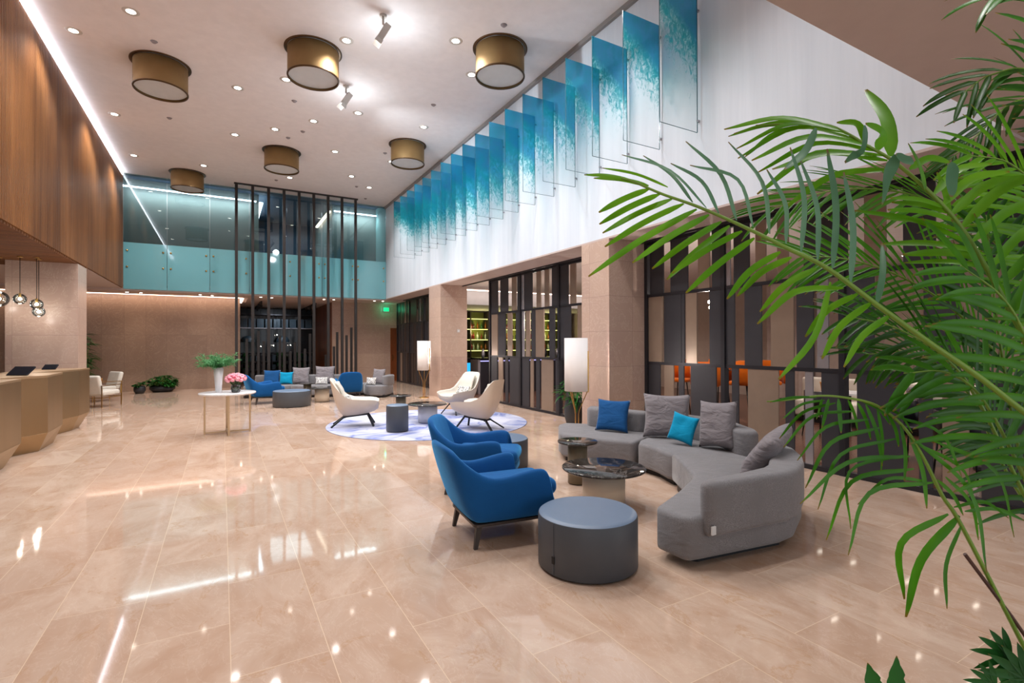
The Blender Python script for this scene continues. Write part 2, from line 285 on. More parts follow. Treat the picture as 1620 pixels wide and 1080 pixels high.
# ------------------------------------------------------------ mesh helpers
class MB:
    def __init__(s): s.v = []; s.f = []; s.sm = []; s.attr = None
    def add(s, vs, fs, smooth=False, M=None):
        o = len(s.v)
        for p in vs: s.v.append(tuple(M @ Vector(p)) if M is not None else tuple(p))
        for f in fs: s.f.append([i+o for i in f]); s.sm.append(smooth)
        return s
    def box(s, a, b, M=None):
        x0,y0,z0 = a; x1,y1,z1 = b
        return s.add([(x0,y0,z0),(x1,y0,z0),(x1,y1,z0),(x0,y1,z0),(x0,y0,z1),(x1,y0,z1),(x1,y1,z1),(x0,y1,z1)],
                     [(0,3,2,1),(4,5,6,7),(0,1,5,4),(1,2,6,5),(2,3,7,6),(3,0,4,7)], False, M)
    def prism(s, poly, z0, z1, M=None, top=None, smooth=False):
        n = len(poly); t = top or poly
        vs = [(p[0],p[1],z0) for p in poly]+[(p[0],p[1],z1) for p in t]
        fs = [tuple(reversed(range(n))), tuple(range(n, 2*n))]
        s.add(vs, fs, False, M); o = len(s.v)-2*n
        for i in range(n): s.f.append([o+i, o+(i+1)%n, o+n+(i+1)%n, o+n+i]); s.sm.append(smooth)
        return s
    def lathe(s, prof, n=32, M=None, smooth=True, cap=True):
        vs = []; fs = []
        for r, z in prof:
            for k in range(n): a = 2*PI*k/n; vs.append((r*math.cos(a), r*math.sin(a), z))
        m = len(prof)
        for j in range(m-1):
            for k in range(n): fs.append((j*n+k, j*n+(k+1)%n, (j+1)*n+(k+1)%n, (j+1)*n+k))
        s.add(vs, fs, smooth, M); o = len(s.v)-m*n
        if cap:
            if prof[0][0] > 1e-6: s.f.append([o+k for k in reversed(range(n))]); s.sm.append(False)
            if prof[-1][0] > 1e-6: s.f.append([o+(m-1)*n+k for k in range(n)]); s.sm.append(False)
        return s
    def cyl(s, c, r, z0, z1, n=32, M=None): return s.lathe([(r, z0), (r, z1)], n, (M or Matrix())@Matrix.Translation((c[0], c[1], 0)))
    def tube(s, pts, r, n=8, M=None, cap=True):
        pts = [Vector(p) for p in pts]; rs = r if isinstance(r, (list, tuple)) else [r]*len(pts); vs = []; up = Vector((0,0,1))
        prev = None
        for i, p in enumerate(pts):
            d = (pts[min(i+1, len(pts)-1)]-pts[max(i-1, 0)]).normalized()
            if prev is None: a = d.cross(up) if abs(d.z) < .95 else d.cross(Vector((1,0,0)))
            else: a = prev-d*prev.dot(d)
            a.normalize(); prev = a; b = d.cross(a)
            for k in range(n): t = 2*PI*k/n; vs.append(p+a*rs[i]*math.cos(t)+b*rs[i]*math.sin(t))
        m = len(pts); fs = [(j*n+k, j*n+(k+1)%n, (j+1)*n+(k+1)%n, (j+1)*n+k) for j in range(m-1) for k in range(n)]
        s.add(vs, fs, True, M); o = len(s.v)-m*n
        if cap: s.f.append([o+k for k in reversed(range(n))]); s.sm.append(False); s.f.append([o+(m-1)*n+k for k in range(n)]); s.sm.append(False)
        return s
    def bar(s, a, b, w, h=None, M=None):
        a = Vector(a); b = Vector(b); d = (b-a).normalized(); h = h or w
        u = d.cross(Vector((0,0,1))) if abs(d.z) < .95 else d.cross(Vector((0,1,0)))
        u.normalize(); v = u.cross(d); vs = []
        for p in (a, b):
            for i, j in ((-1,-1),(1,-1),(1,1),(-1,1)): vs.append(p+u*i*w/2+v*j*h/2)
        return s.add(vs, [(0,1,2,3),(7,6,5,4),(0,4,5,1),(1,5,6,2),(2,6,7,3),(3,7,4,0)], False, M)
    def grid(s, G, closeu=False, closev=False, smooth=True, M=None):
        nu = len(G); nv = len(G[0]); vs = [p for r in G for p in r]; fs = []
        for i in range(nu if closeu else nu-1):
            for j in range(nv if closev else nv-1):
                i2 = (i+1)%nu; j2 = (j+1)%nv; fs.append((i*nv+j, i2*nv+j, i2*nv+j2, i*nv+j2))
        return s.add(vs, fs, smooth, M)
    def ball(s, c, r, n=12, m=8, M=None):
        r = (r, r, r) if not isinstance(r, (tuple, list)) else r
        G = [[(c[0]+r[0]*math.sin(PI*i/m)*math.cos(2*PI*j/n), c[1]+r[1]*math.sin(PI*i/m)*math.sin(2*PI*j/n), c[2]+r[2]*math.cos(PI*i/m)) for j in range(n)] for i in range(m+1)]
        return s.grid(G, closev=True, M=M)
    def build(s, name, mat, parent=None, bevel=0, seg=2, subsurf=0, autosmooth=False, weld=False):
        me = bpy.data.meshes.new(name); me.from_pydata(s.v, [], s.f)
        me.polygons.foreach_set('use_smooth', [True]*len(s.f) if autosmooth else s.sm)
        if s.attr:
            a = me.attributes.new('along', 'FLOAT', 'POINT'); a.data.foreach_set('value', s.attr)
        if weld:
            bm = bmesh.new(); bm.from_mesh(me); bmesh.ops.remove_doubles(bm, verts=bm.verts, dist=1e-5); bmesh.ops.recalc_face_normals(bm, faces=bm.faces); bm.to_mesh(me); bm.free()
        me.materials.append(MT[mat] if isinstance(mat, str) else mat); me.update()
        o = bpy.data.objects.new(name, me); COL.objects.link(o)
        if parent is not None: o.parent = parent
        if bevel: b = o.modifiers.new('b', 'BEVEL'); b.width = bevel; b.segments = seg; b.limit_method = 'ANGLE'; b.angle_limit = R(40); b.harden_normals = False
        if subsurf: q = o.modifiers.new('s', 'SUBSURF'); q.levels = subsurf; q.render_levels = subsurf
        return o
def Box(a, b, name, mat, parent=None, **k): return MB().box(a, b).build(name, mat, parent, **k)
def struct(o): o['kind'] = 'structure'; return o
def tag(o, label, cat, group=None, kind=None):
    o['label'] = label; o['category'] = cat
    if group: o['group'] = group
    if kind: o['kind'] = kind
    return o
def thing(name, label, cat, loc=(0,0,0), rz=0, group=None):
    o = bpy.data.objects.new(name, None); COL.objects.link(o); o.location = loc; o.rotation_euler = (0,0,rz); o.empty_display_size = .1
    return tag(o, label, cat, group)
def children(o): return [c for c in KIDS.get(o.name, [])]
KIDS = {}
def dup(root, loc, rz, label, group=None):
    """copy a thing with its parts and sub-parts"""
    def cp(o, par):
        c = o.copy(); COL.objects.link(c); c.parent = par
        for k in list(o.children): cp(k, c)
        return c
    r = cp(root, None); r.location = loc
    if rz is not None: r.rotation_euler = (0,0,rz)
    r['label'] = label
    if group: r['group'] = group
    return r
ORD = ['first','second','third','fourth','fifth','sixth','seventh','eighth','ninth','tenth','eleventh','twelfth','thirteenth','fourteenth','fifteenth','sixteenth','seventeenth','eighteenth','nineteenth','twentieth']
def lerp(a, b, t): return a+(b-a)*t
def bez(a, b, c, t): return tuple((1-t)**2*a[i]+2*t*(1-t)*b[i]+t*t*c[i] for i in range(3))
def catmull(pts, n):
    pts = [Vector(p) for p in pts]; P_ = [pts[0]*2-pts[1]]+pts+[pts[-1]*2-pts[-2]]; out = []
    for i in range(1, len(P_)-2):
        for k in range(n):
            t = k/n; a, b, c, d = P_[i-1:i+3]
            out.append(.5*((2*b)+(c-a)*t+(2*a-5*b+4*c-d)*t*t+(3*b-a-3*c+d)*t**3))
    out.append(pts[-1]); return out

# ------------------------------------------------------------ the setting
struct(Box((-9.2,-6,-.12), (6.75,33,0), 'floor', 'floor'))
struct(Box((6.75,-6,-.12), (16,24,-.002), 'floor_bar', 'floorw'))
struct(Box((-3.3,1.4,7.25), (6.2,20.75,7.4), 'ceiling', 'ceil'))
struct(Box((-9.2,-6,3.5), (6.72,1.7,3.7), 'ceiling_entrance', 'soffit'))
struct(Box((-3.1,1.4,3.7), (6.72,1.7,7.25), 'wall_front', 'whitew'))
struct(Box((5.83,1.7,3.5), (6.72,20.65,7.25), 'wall_right', 'wall'))
struct(Box((5.83,1.7,3.47), (6.72,20.65,3.5), 'ceiling_soffit', 'soffit'))
struct(Box((6.55,1.7,3.44), (6.60,20.65,3.47), 'trim_1', 'dark'))
struct(Box((5.77,1.7,7.17), (5.83,20.65,7.25), 'trim_2', P('grey shadow gap', '#8f8a88', .7)))
# slatted wood wall
m = MB(); G = []; y = 1.7; prof = []
while y < 20.62:
    prof += [(-2.8, y), (-2.8, y+.028), (-2.84, y+.03), (-2.84, y+.057)]; y += .06
prof += [(-3.05, 20.64)]; prof = [(-3.05, 1.7)]+prof
m.grid([[(x_, y_, 3.5) for x_, y_ in prof], [(x_, y_, 7.14) for x_, y_ in prof]], smooth=False)
struct(m.build('wall_left', 'wood'))
m = MB(); y = 1.75
while y < 15.5: m.box((-9.1, y, 3.46), (-2.83, y+.1, 3.5)); y += .13
m.box((-9.1,1.7,3.5), (-2.83,15.57,3.55)); m.box((-9.1,15.5,3.455), (-2.8,15.57,3.55))
struct(m.build('ceiling_reception', 'woods'))
o = Box((-2.86,1.7,7.175), (-2.79,20.6,7.235), 'light_strip', 'emw'); tag(o, 'bright white light strip along the top of the slatted wood wall', 'light strip')
struct(Box((-3.3,1.4,7.14), (-2.9,20.65,7.25), 'trim_3', 'ceil'))
struct(Box((-9.2,15.57,3.49), (-2.85,20.65,3.6), 'ceiling_lounge', 'soffit'))
struct(Box((-9.2,20.65,3.42), (6.72,21.95,3.5), 'ceiling_gallery', 'soffit'))
struct(Box((.85,21.95,3.42), (6.9,29,3.5), 'ceiling_corridor', 'soffit'))
struct(Box((-9.2,21.95,3.75), (.9,22.3,3.8), 'ceiling_cove', 'soffit'))
struct(Box((-4.0,14.69,0), (-2.8,15.52,3.46), 'pillar', 'marble'))
for y0, y1 in ((6.83,7.6), (14.66,15.66)): struct(Box((5.83,y0,0), (6.72,y1,3.47), 'pillar', 'marble'))
struct(Box((-9.2,22.2,0), (.6,29,3.75), 'wall_back', 'marbled'))
struct(Box((-9.3,-6,0), (-9.2,22.2,3.6), 'wall_left_lower', 'marbled'))
tag(Box((-9.1,21.96,3.405), (.6,22.03,3.44), 'light_strip', 'emwarm'), 'warm light strip in the cove above the brown marble back wall', 'light strip')
tag(Box((.6,22.05,3.40), (.72,24.5,3.44), 'light_strip', 'emwarm'), 'short warm light strip turning the corner of the cove above the corridor', 'light strip')
struct(Box((.6,22.1,3.44), (.85,28,3.5), 'ceiling_slot', 'soffit'))
struct(Box((4.05,22.5,0), (6.55,29,3.42), 'wall_back_right', 'marble'))
struct(Box((6.55,22.5,2.36), (6.9,22.7,3.42), 'wall_over_door', 'marble'))
m = MB(); y = 22.56
while y < 27: m.box((4.01,y,0), (4.05,y+.16,3.42)); y += .19
struct(m.build('wall_corridor', 'woodr'))
d = struct(Box((6.6,22.56,0), (6.9,22.62,2.3), 'door_1', 'doorw')); Box((6.55,22.48,0), (6.6,22.56,2.36), 'door_frame', 'doorw', d); Box((6.6,22.48,2.3), (6.9,22.56,2.36), 'door_lintel', 'doorw', d); Box((6.66,22.50,.95), (6.68,22.56,1.15), 'door_handle', 'brass', d)
struct(Box((6.9,20.65,0), (7.1,29,3.5), 'wall_far_right', 'marble'))
# upper gallery behind the glass
struct(Box((-9,22.2,3.55), (1.25,29,7.6), 'wall_upper_left', 'greyw'))
struct(Box((4.0,22.2,3.55), (6.9,29,7.6), 'wall_upper_right', 'greyw'))
struct(Box((-3.1,20.9,7.5), (6.9,31,7.6), 'ceiling_upper', 'blueceil'))
struct(Box((1.25,27,3.55), (4.0,27.2,7.5), 'wall_upper_end', 'blueceil'))
struct(Box((-3.1,20.7,3.5), (6.9,30,3.55), 'floor_upper', 'whitew'))
struct(Box((-3.2,20.7,3.5), (-3.1,22.2,7.5), 'wall_gallery_side', 'greyw')); struct(Box((5.83,20.7,3.5), (5.95,22.2,7.5), 'wall_gallery_side', P('pale turquoise plaster', '#9fc4c4', .6)))
struct(Box((-3.1,20.75,7.25), (5.9,20.9,7.6), 'trim_4', 'blueceil'))
tag(Box((-3.0,22.0,7.16), (1.15,22.06,7.2), 'light_strip', 'emw'), 'white light strip over the left panelled wall of the upper gallery', 'light strip')
tag(Box((1.27,22.2,7.16), (1.4,25.5,7.22), 'light_strip', 'emw'), 'white light strip running away along the left side of the upper gallery recess', 'light strip')
tag(Box((4.05,22.0,7.16), (5.8,22.06,7.2), 'light_strip', 'emw'), 'white light strip over the right panelled wall of the upper gallery', 'light strip')
tag(Box((3.85,22.2,7.16), (3.95,25.5,7.22), 'light_strip', 'emwarm'), 'warm light strip running away along the right side of the upper gallery recess', 'light strip')
d = struct(Box((1.9,26.9,3.55), (2.25,27,6.0), 'door_2', 'silverp')); Box((1.85,26.88,3.55), (1.9,27,6.05), 'door_frame', 'doorw', d)
d = struct(Box((2.5,26.9,3.55), (3.2,27,6.0), 'door_3', 'barceil')); Box((2.44,26.88,3.55), (2.5,27,6.05), 'door_frame', 'black', d)
# upper glazing: one pane after another, each with its frosted band
bp = [-2.8, -1.61, -.37, .86, 2.1, 3.34, 4.6, 5.83]
for i in range(7):
    x0, x1 = bp[i]+.008, bp[i+1]-.008
    g = struct(Box((x0,20.64,5.0), (x1,20.66,7.25), 'window_%d' % (i+1), 'glassu'))
    f = Box((x0,20.62,3.47), (x1,20.66,4.995), 'frosted_band', 'glassf', g); f['label'] = 'frosted turquoise band'
    for kx in (x0+.1, x1-.1):
        for kz in (4.2, 4.73): Bk = MB().lathe([(.03,0),(.03,.02),(.02,.028),(0,.03)], 12, Matrix.Translation((kx,20.62,kz))@Matrix.Rotation(PI/2,4,'X')).build('glass_fixing', 'brass', g)

# entry side: no wall behind the camera, so added world light fills the hall

# ------------------------------------------------------------ ceiling fittings
def label_xy(i): return ''
root = thing('downlight', '', 'downlight', (0,0,0))
MB().lathe([(.07,-.004),(.12,-.006),(.125,0),(.07,0)], 24, cap=False).build('trim_ring', 'whitep', root)
MB().lathe([(0,-.003),(.1,-.003),(.1,-.001)], 24, cap=False).build('lens', 'emdisc', root)
rows = {}
VIS = [(x, y) for x, y in DOWN if y > 8.5]
for i, (x, y) in enumerate(sorted(VIS, key=lambda p: (round(p[1]), p[0]))):
    near = min([((-1.06,12.3),'the drum lamp nearest the wood'),((1.52,10.3),'the nearest middle drum lamp'),((4.6,8.5),'the nearest right drum lamp'),((1.51,16.15),'the far middle drum lamp'),((4.55,13.9),'the far right drum lamp'),((-.98,19.7),'the drum lamp by the glass')], key=lambda d: (d[0][0]-x)**2+(d[0][1]-y)**2)
    rows.setdefault(near[1], []).append((x, y, near[0]))
first = True
def side(dx, dy):
    a = 'beyond' if dy > .6 else 'in front of' if dy < -.6 else 'level with'
    b = ' to its left' if dx < -.6 else ' to its right' if dx > .6 else ''
    return a, b
used = set()
for nm, ps in rows.items():
    for x, y, c in ps:
        a, b = side(x-c[0], y-c[1]); L = 'round ceiling downlight %s %s%s' % (a, nm, b)
        if L in used: L = L.replace('round ceiling downlight', 'round downlight, one farther,')
        if L in used: L = L.replace('one farther,', 'farthest,')
        used.add(L)
        if first: root.location = (x, y, CEIL_Z); root['label'] = L; root['group'] = 'ceiling downlights'; first = False
        else: dup(root, (x, y, CEIL_Z), 0, L, 'ceiling downlights')
root = thing('drum_lamp', 'large bronze drum ceiling lamp nearest the slatted wood wall', 'ceiling lamp', (-1.06,12.3,CEIL_Z), 0, 'bronze drum ceiling lamps')
MB().lathe([(.455,-.54),(.46,-.5),(.46,-.02),(.455,-.02),(.44,-.02),(.44,-.5)], 48, cap=False).build('drum_shade', 'drum', root)
MB().lathe([(.44,-.535),(.465,-.545),(.472,-.53),(.472,-.515),(.46,-.51)], 48, cap=False).build('rim', 'drumrim', root)
MB().lathe([(0,-.50),(.445,-.50)], 48, cap=False).build('diffuser', 'diff', root)
MB().lathe([(.46,-.005),(.52,-.012),(.52,0)], 48, cap=False).build('ceiling_ring', 'drumrim', root)
for x, y, L in ((1.52,10.3,'large bronze drum ceiling lamp in the middle row, nearest of its row'), (4.6,8.5,'large gold lit bronze drum ceiling lamp closest to the glass wave panels'), (1.51,16.15,'bronze drum ceiling lamp just in front of the tall rod screen'), (4.55,13.9,'bronze drum ceiling lamp farther along beside the glass wave panels'), (-.98,19.7,'small looking bronze drum ceiling lamp against the upper gallery glazing')):
    dup(root, (x, y, CEIL_Z), 0, L)
spots = [(-1.09,11.42,'in front of the drum lamp nearest the wood wall'),(-1.13,15.1,'beyond the drum lamp nearest the wood wall'),(4.31,7.82,'beside the drum lamp closest to the glass wave panels'),(4.31,11.25,'between the two right hand drum lamps'),(1.45,12.64,'beyond the nearest middle drum lamp'),(1.56,14.98,'in front of the far middle drum lamp'),(1.85,14.35,'left of a downlight over the rod screen'),(4.16,14.8,'behind the far right drum lamp'),(4.8,19.8,'at the far right corner of the ceiling'),(4.16,18.44,'near the top bar of the rod screen'),(1.61,19.05,'between the far middle drum lamp and the glazing')]
for k, (x, y, L) in enumerate(spots):
    t = thing('smoke_detector', 'small grey ceiling detector '+L, 'detector', (x, y, CEIL_Z), 0, 'small ceiling detectors')
    MB().lathe([(0,-.03),(.03,-.03),(.045,-.015),(.06,0)], 16).build('cover', 'sprk', t)
for x, y, L, ry in ((2.39,8.6,'white ceiling spotlight with flaps, the nearer one between the drum lamps', 0), (2.34,11.35,'white ceiling spotlight with flaps, the farther one beside the middle drum lamp', .3)):
    t = thing('track_spotlight', L, 'spotlight', (x, y, CEIL_Z), ry, 'white ceiling spotlights')
    MB().lathe([(.06,-.03),(.06,0)], 16).build('mount', 'whitep', t)
    MB().tube([(0,0,-.02),(0,0,-.16)], .02).build('arm', 'whitep', t)
    M_ = Matrix.Translation((.02,-.02,-.27))@Matrix.Rotation(R(28),4,'Y')@Matrix.Rotation(R(12),4,'X')
    h_ = MB().box((-.055,-.055,-.17), (.055,.055,.12), M_).build('lamp_head', 'whitep', t, bevel=.008)
    MB().box((-.045,-.045,-.178), (.045,.045,-.172), M_).build('lens', 'emdisc', h_)
    for sx_ in (-1, 1): MB().box((-.06,-.003,-.12), (.06,.003,0), M_@Matrix.Translation((0,.055*sx_,-.165))@Matrix.Rotation(R(35)*sx_,4,'X')).build('flap', 'whitep', h_)
for i, (x, y) in enumerate([(-2.78,21.3),(-2.41,21.4),(-.68,21.3),(-.31,21.4),(1.27,21.3),(1.65,21.4),(3.51,21.2),(3.88,21.2),(5.45,21.0),(5.8,21.0)]):
    pr_ = ['over the potted plants','over the plain marble back wall','over the left end of the dark shelving','over the wood clad corridor wall','over the right marble wall'][i//2]
    t = thing('soffit_light', 'tiny warm soffit light %s, %s of its pair' % (pr_, 'left' if i%2 == 0 else 'right'), 'downlight', (x, y, 3.42), 0, 'tiny soffit lights')
    MB().lathe([(0,-.006),(.04,-.006),(.045,0)], 12).build('lens', 'emdisc', t)
    spot('soffit_beam', (x, y, 3.4), 24, (1,.86,.74), R(110), .8, .03)
for x, y1, L in ((1.4,29,'black lighting track with spots over the left of the corridor'), (3.5,29,'black lighting track with spots over the right of the corridor')):
    t = thing('lighting_track', L, 'track light', (x, 23.2, 3.42)); Box((-.03,0,-.05), (.03,y1-24.5,0), 'rail', 'black', t)
    for k in range(3): MB().tube([(0,.2+k*1.3,-.04),(0,.2+k*1.3,-.1),(.02,.3+k*1.3,-.2)], .045).build('spot_head', 'black', t)

# ------------------------------------------------------------ glass wave panels on the right wall
proto = None
for i in range(18):
    y = 4.9+i*.7104
    L = '%s turquoise wave glass panel from the near end of the white wall' % ORD[i]
    if proto is None:
        proto = thing('wave_glass_panel', L, 'glass panel', (5.07,y,4.6), 0, 'turquoise wave glass panels')
        Box((0,-.004,0), (.72,.004,1.89), 'glass_sheet', 'art', proto)
        Box((-.004,-.006,0), (0,.006,1.89), 'outer_edge', 'artedge', proto); Box((.72,-.006,0), (.726,.006,1.89), 'inner_edge', 'artedge', proto); Box((0,-.005,-.005), (.72,.005,0), 'lower_edge', 'artedge', proto)
        for z_ in (.15, 1.7): Box((.72,-.012,z_), (.765,.012,z_+.03), 'wall_bracket', 'silverp', proto)
    else: dup(proto, (5.07,y,4.6), 0, L)

# ------------------------------------------------------------ tall rod screen
t = thing('rod_screen', 'tall screen of dark metal rods hanging from a bar at the ceiling', 'screen', (0,20,0))
Box((.36,-.04,7.2), (4.56,.04,7.249), 'top_bar', 'rod', t)
for i in range(9):
    x = .43+i*.505
    MB().box((x-.046,-.04,0), (x+.046,.04,7.2)).build('rod', 'rod', t)
Box((.3,-.08,0), (4.9,.4,.03), 'base_plate', 'rod', t)
for u, z in ((.76,1.85),(1.13,2.13),(1.3,1.76),(1.83,1.95),(2.18,1.4),(2.34,1.72),(2.68,1.48),(2.86,2.04),(3.42,1.25),(3.72,1.56),(3.84,2.11),(4.19,1.99),(4.37,2.29)):
    Box((u-.042,.27,.03), (u+.042,.33,z), 'short_rod', 'rod', t)

# ------------------------------------------------------------ slatted room dividers
def divider(label, y0, y1, frames, T1, T2, T3):
    t = thing('room_divider', label, 'room divider', (6.69, y0, 0), 0, 'slatted room dividers')
    X0, X1 = -.03, .05
    Box((X0,0,0), (X1,y1-y0,.06), 'bottom_rail', 'dark', t); Box((X0,0,3.40), (X1,y1-y0,3.46), 'top_rail', 'dark', t)
    for z_ in (1.27, 2.47): Box((X0+.01,0,z_), (X1-.01,y1-y0,z_+.05), 'middle_rail', 'dark', t)
    for y in frames: Box((X0-.01,y-.035-y0,0), (X1+.01,y+.035-y0,3.46), 'post', 'dark', t)
    for T, za, zb in ((T1,.06,1.27), (T2,1.32,2.47), (T3,2.52,3.40)):
        for k, a, b in T:
            mt = {'D':'darkp','B':'bronzep','S':'silverp','W':'darkbrown'}[k]
            p = Box((-.012,min(a,b)-y0,za), (.012,max(a,b)-y0,zb), 'panel', mt, t)
            if k == 'B': p['label'] = 'bronze panel'
            if k == 'S': p['label'] = 'silvery grey panel'
divider('slatted dark and bronze divider nearest the palm, running behind the grey sofa', -1.0, 6.83, [6.79,5.17,3.45,1.75,.05],
  [('D',6.75,6.48),('B',6.38,6.17),('D',6.06,5.95),('D',5.8,5.31),('D',5.03,4.92),('B',4.76,4.29),('D',4.19,4.07),('S',3.92,3.82),('D',3.71,3.49),('D',3.29,2.81),('D',2.66,2.54),('B',2.45,2.23),('D',2.13,1.8),('D',1.6,1.2),('B',1.1,.8),('D',.7,.2)],
  [('B',6.75,6.43),('D',6.38,6.0),('D',5.99,5.93),('B',5.9,5.68),('D',5.43,5.21),('D',5.13,4.98),('D',4.81,4.54),('B',4.4,4.07),('D',4.03,3.81),('S',3.76,3.62),('D',3.4,3.1),('B',2.99,2.71),('D',2.61,2.3),('B',2.1,1.9),('D',1.6,1.1),('B',.9,.5)],
  [('D',6.71,6.39),('D',6.23,5.86),('B',5.65,5.43),('D',5.38,5.22),('S',5.12,5.05),('D',4.99,4.73),('B',4.63,4.47),('B',4.3,4.14),('D',3.93,3.5),('B',3.2,2.97),('D',2.8,2.5),('B',2.4,2.2),('D',2.1,1.8),('D',1.5,1.1),('B',.9,.6)])
divider('slatted dark and bronze divider between the two stone pillars', 7.6, 13.04, [12.98,11.27,9.55,7.86],
  [('D',12.93,12.57),('B',12.49,12.24),('D',12.1,11.95),('D',11.85,11.36),('D',11.2,10.87),('B',10.8,10.67),('D',10.54,10.38),('B',10.3,9.81),('D',9.7,9.6),('D',9.3,9.1),('B',9.0,8.7),('D',8.5,8.1)],
  [('B',12.9,12.53),('D',12.5,12.09),('B',11.97,11.72),('D',11.52,11.3),('S',11.2,11.1),('B',11.02,10.82),('D',10.75,10.57),('B',10.55,10.18),('D',9.95,9.73),('D',9.5,9.11),('B',8.86,8.7),('D',8.5,8.1)],
  [('D',12.93,12.52),('D',12.37,11.94),('B',11.73,11.5),('D',11.44,11.3),('S',11.23,11.14),('D',11.1,10.71),('B',10.51,10.32),('B',10.15,9.97),('D',9.84,9.62),('D',9.5,9.2),('B',9.12,8.92),('D',8.5,8.1)])
random.seed(3)
def slits(y0, y1, dens):
    out = []; y = y0+.06
    while y < y1-.1:
        w_ = random.choice((.16,.24,.3)); k = random.choice('DWDWDB') if dens else 'D'
        out.append((k, y, min(y+w_, y1-.05))); y += w_+(random.choice((.02,.03,.1)))
    return out
divider('slatted dark brown divider beyond the far pillar by the wooden door', 15.66, 21.9, [21.86,20.2,18.5,16.8,15.7], slits(15.7,21.8,1), slits(15.7,21.8,1), [('W',21.8,21.42),('W',21.3,20.95),('B',20.85,20.78),('W',20.6,20.5),('B',20.4,20.34),('W',20.1,19.35),('D',19.15,19.05),('S',18.98,18.9),('W',18.85,18.72),('D',18.66,18.55),('W',18.3,17.6),('W',17.4,16.9),('D',16.7,15.8)])
t = thing('exit_lamp', 'glowing green lamp box over the wooden door', 'sign', (6.35,22.468,3.08)); Box((-.14,-.03,0), (.14,.03,.2), 'case', 'whitep', t); Box((-.12,-.034,.02), (.12,-.03,.18), 'lit_face', 'emg', t)
point('green_glow', (6.30,22.2,3.2), 3, (.05,1,.5), .1)
t = thing('wall_switch', 'small white square switch plate on the far pillar', 'switch', (6.42,14.655,2.05)); Box((-.05,-.012,-.05), (.05,0,.05), 'plate', 'whitep', t); Box((-.025,-.018,-.03), (.025,-.012,.03), 'rocker', 'vase', t)

# ------------------------------------------------------------ reception counters
def pod(label, top, bot, zt=1.175, zk=.28):
    t = thing('reception_counter', label, 'reception counter', (0,0,0), 0, 'bronze reception counters')
    MB().prism(top, zk, zt-.03).prism(bot, 0, zk, top=top).build('counter_body', 'bronze', t, bevel=.004, seg=1)
    MB().prism(top, zt-.03, zt).build('counter_top', 'bronzet', t)
pod('faceted bronze reception counter at the picture edge, closest of the row', [(-3.3,7.2),(-2.75,7.2),(-2.44,7.5),(-2.45,9.62),(-3.3,9.62)], [(-3.2,7.4),(-2.8,7.4),(-2.56,7.6),(-2.55,9.3),(-3.2,9.3)])
pod('faceted bronze reception counter holding the larger tablet, middle of the row', [(-3.3,9.68),(-2.93,9.68),(-2.57,10.23),(-2.37,10.52),(-2.41,11.56),(-3.3,11.56)], [(-3.2,10.0),(-2.95,10.0),(-2.68,10.26),(-2.48,10.53),(-2.48,11.3),(-3.2,11.3)])
pod('faceted bronze reception counter beside the white lounge chairs, last of the row', [(-3.3,11.62),(-2.85,11.62),(-2.56,12.33),(-2.42,12.79),(-2.37,13.41),(-3.3,13.5)], [(-3.2,11.9),(-2.9,11.9),(-2.66,12.3),(-2.52,12.75),(-2.5,13.2),(-3.2,13.25)])
for L, x, y, rz, s in (('black tablet on a stand on the middle bronze counter', -2.78,10.7,-.5,1), ('small black tablet lying low on the far bronze counter', -2.9,12.9,-.3,.7)):
    t = thing('tablet', L, 'tablet', (x, y, 1.175), rz)
    MB().box((-.16*s,-.012,0), (.16*s,.012,.2*s), Matrix.Rotation(R(-50),4,'X')).build('screen', 'screen', t, bevel=.004); MB().box((-.06,-.0,0), (.06,.12*s,.012)).build('stand', 'plastic', t)
pend = [(-3.59,14.01,2.59,'clear glass globe pendant hanging left of the pillar edge, before the counters'), (-3.33,14.0,2.49,'glass globe pendant before the pillar, upper of the touching two'), (-3.36,14.26,2.35,'glass globe pendant before the pillar, lower of the touching two'), (-3.98,14.3,2.60,'large smoky glass globe pendant cut by the picture edge')]
for k, (x, y, z, L) in enumerate(pend):
    t = thing('pendant_lamp', L, 'pendant lamp', (x, y, z), 0, 'glass globe pendants over the counters')
    MB().tube([(0,0,.1),(0,0,3.46-z)], .006, 6).build('cord', 'black', t)
    MB().lathe([(.05,3.44-z),(.05,3.46-z)], 16).build('ceiling_cap', 'brass', t)
    MB().ball((0,0,0), .11 if k < 3 else .16, 20, 12).build('glass_globe', 'glassc', t)
    MB().lathe([(.02,.04),(.025,.1),(.02,.12)], 12).build('socket', 'brass', t)
    MB().ball((0,0,0), .03, 10, 6).build('bulb', 'bulb', t)
    point('pendant_glow', (x, y, z-.16), 3, (1,.9,.8), .05)

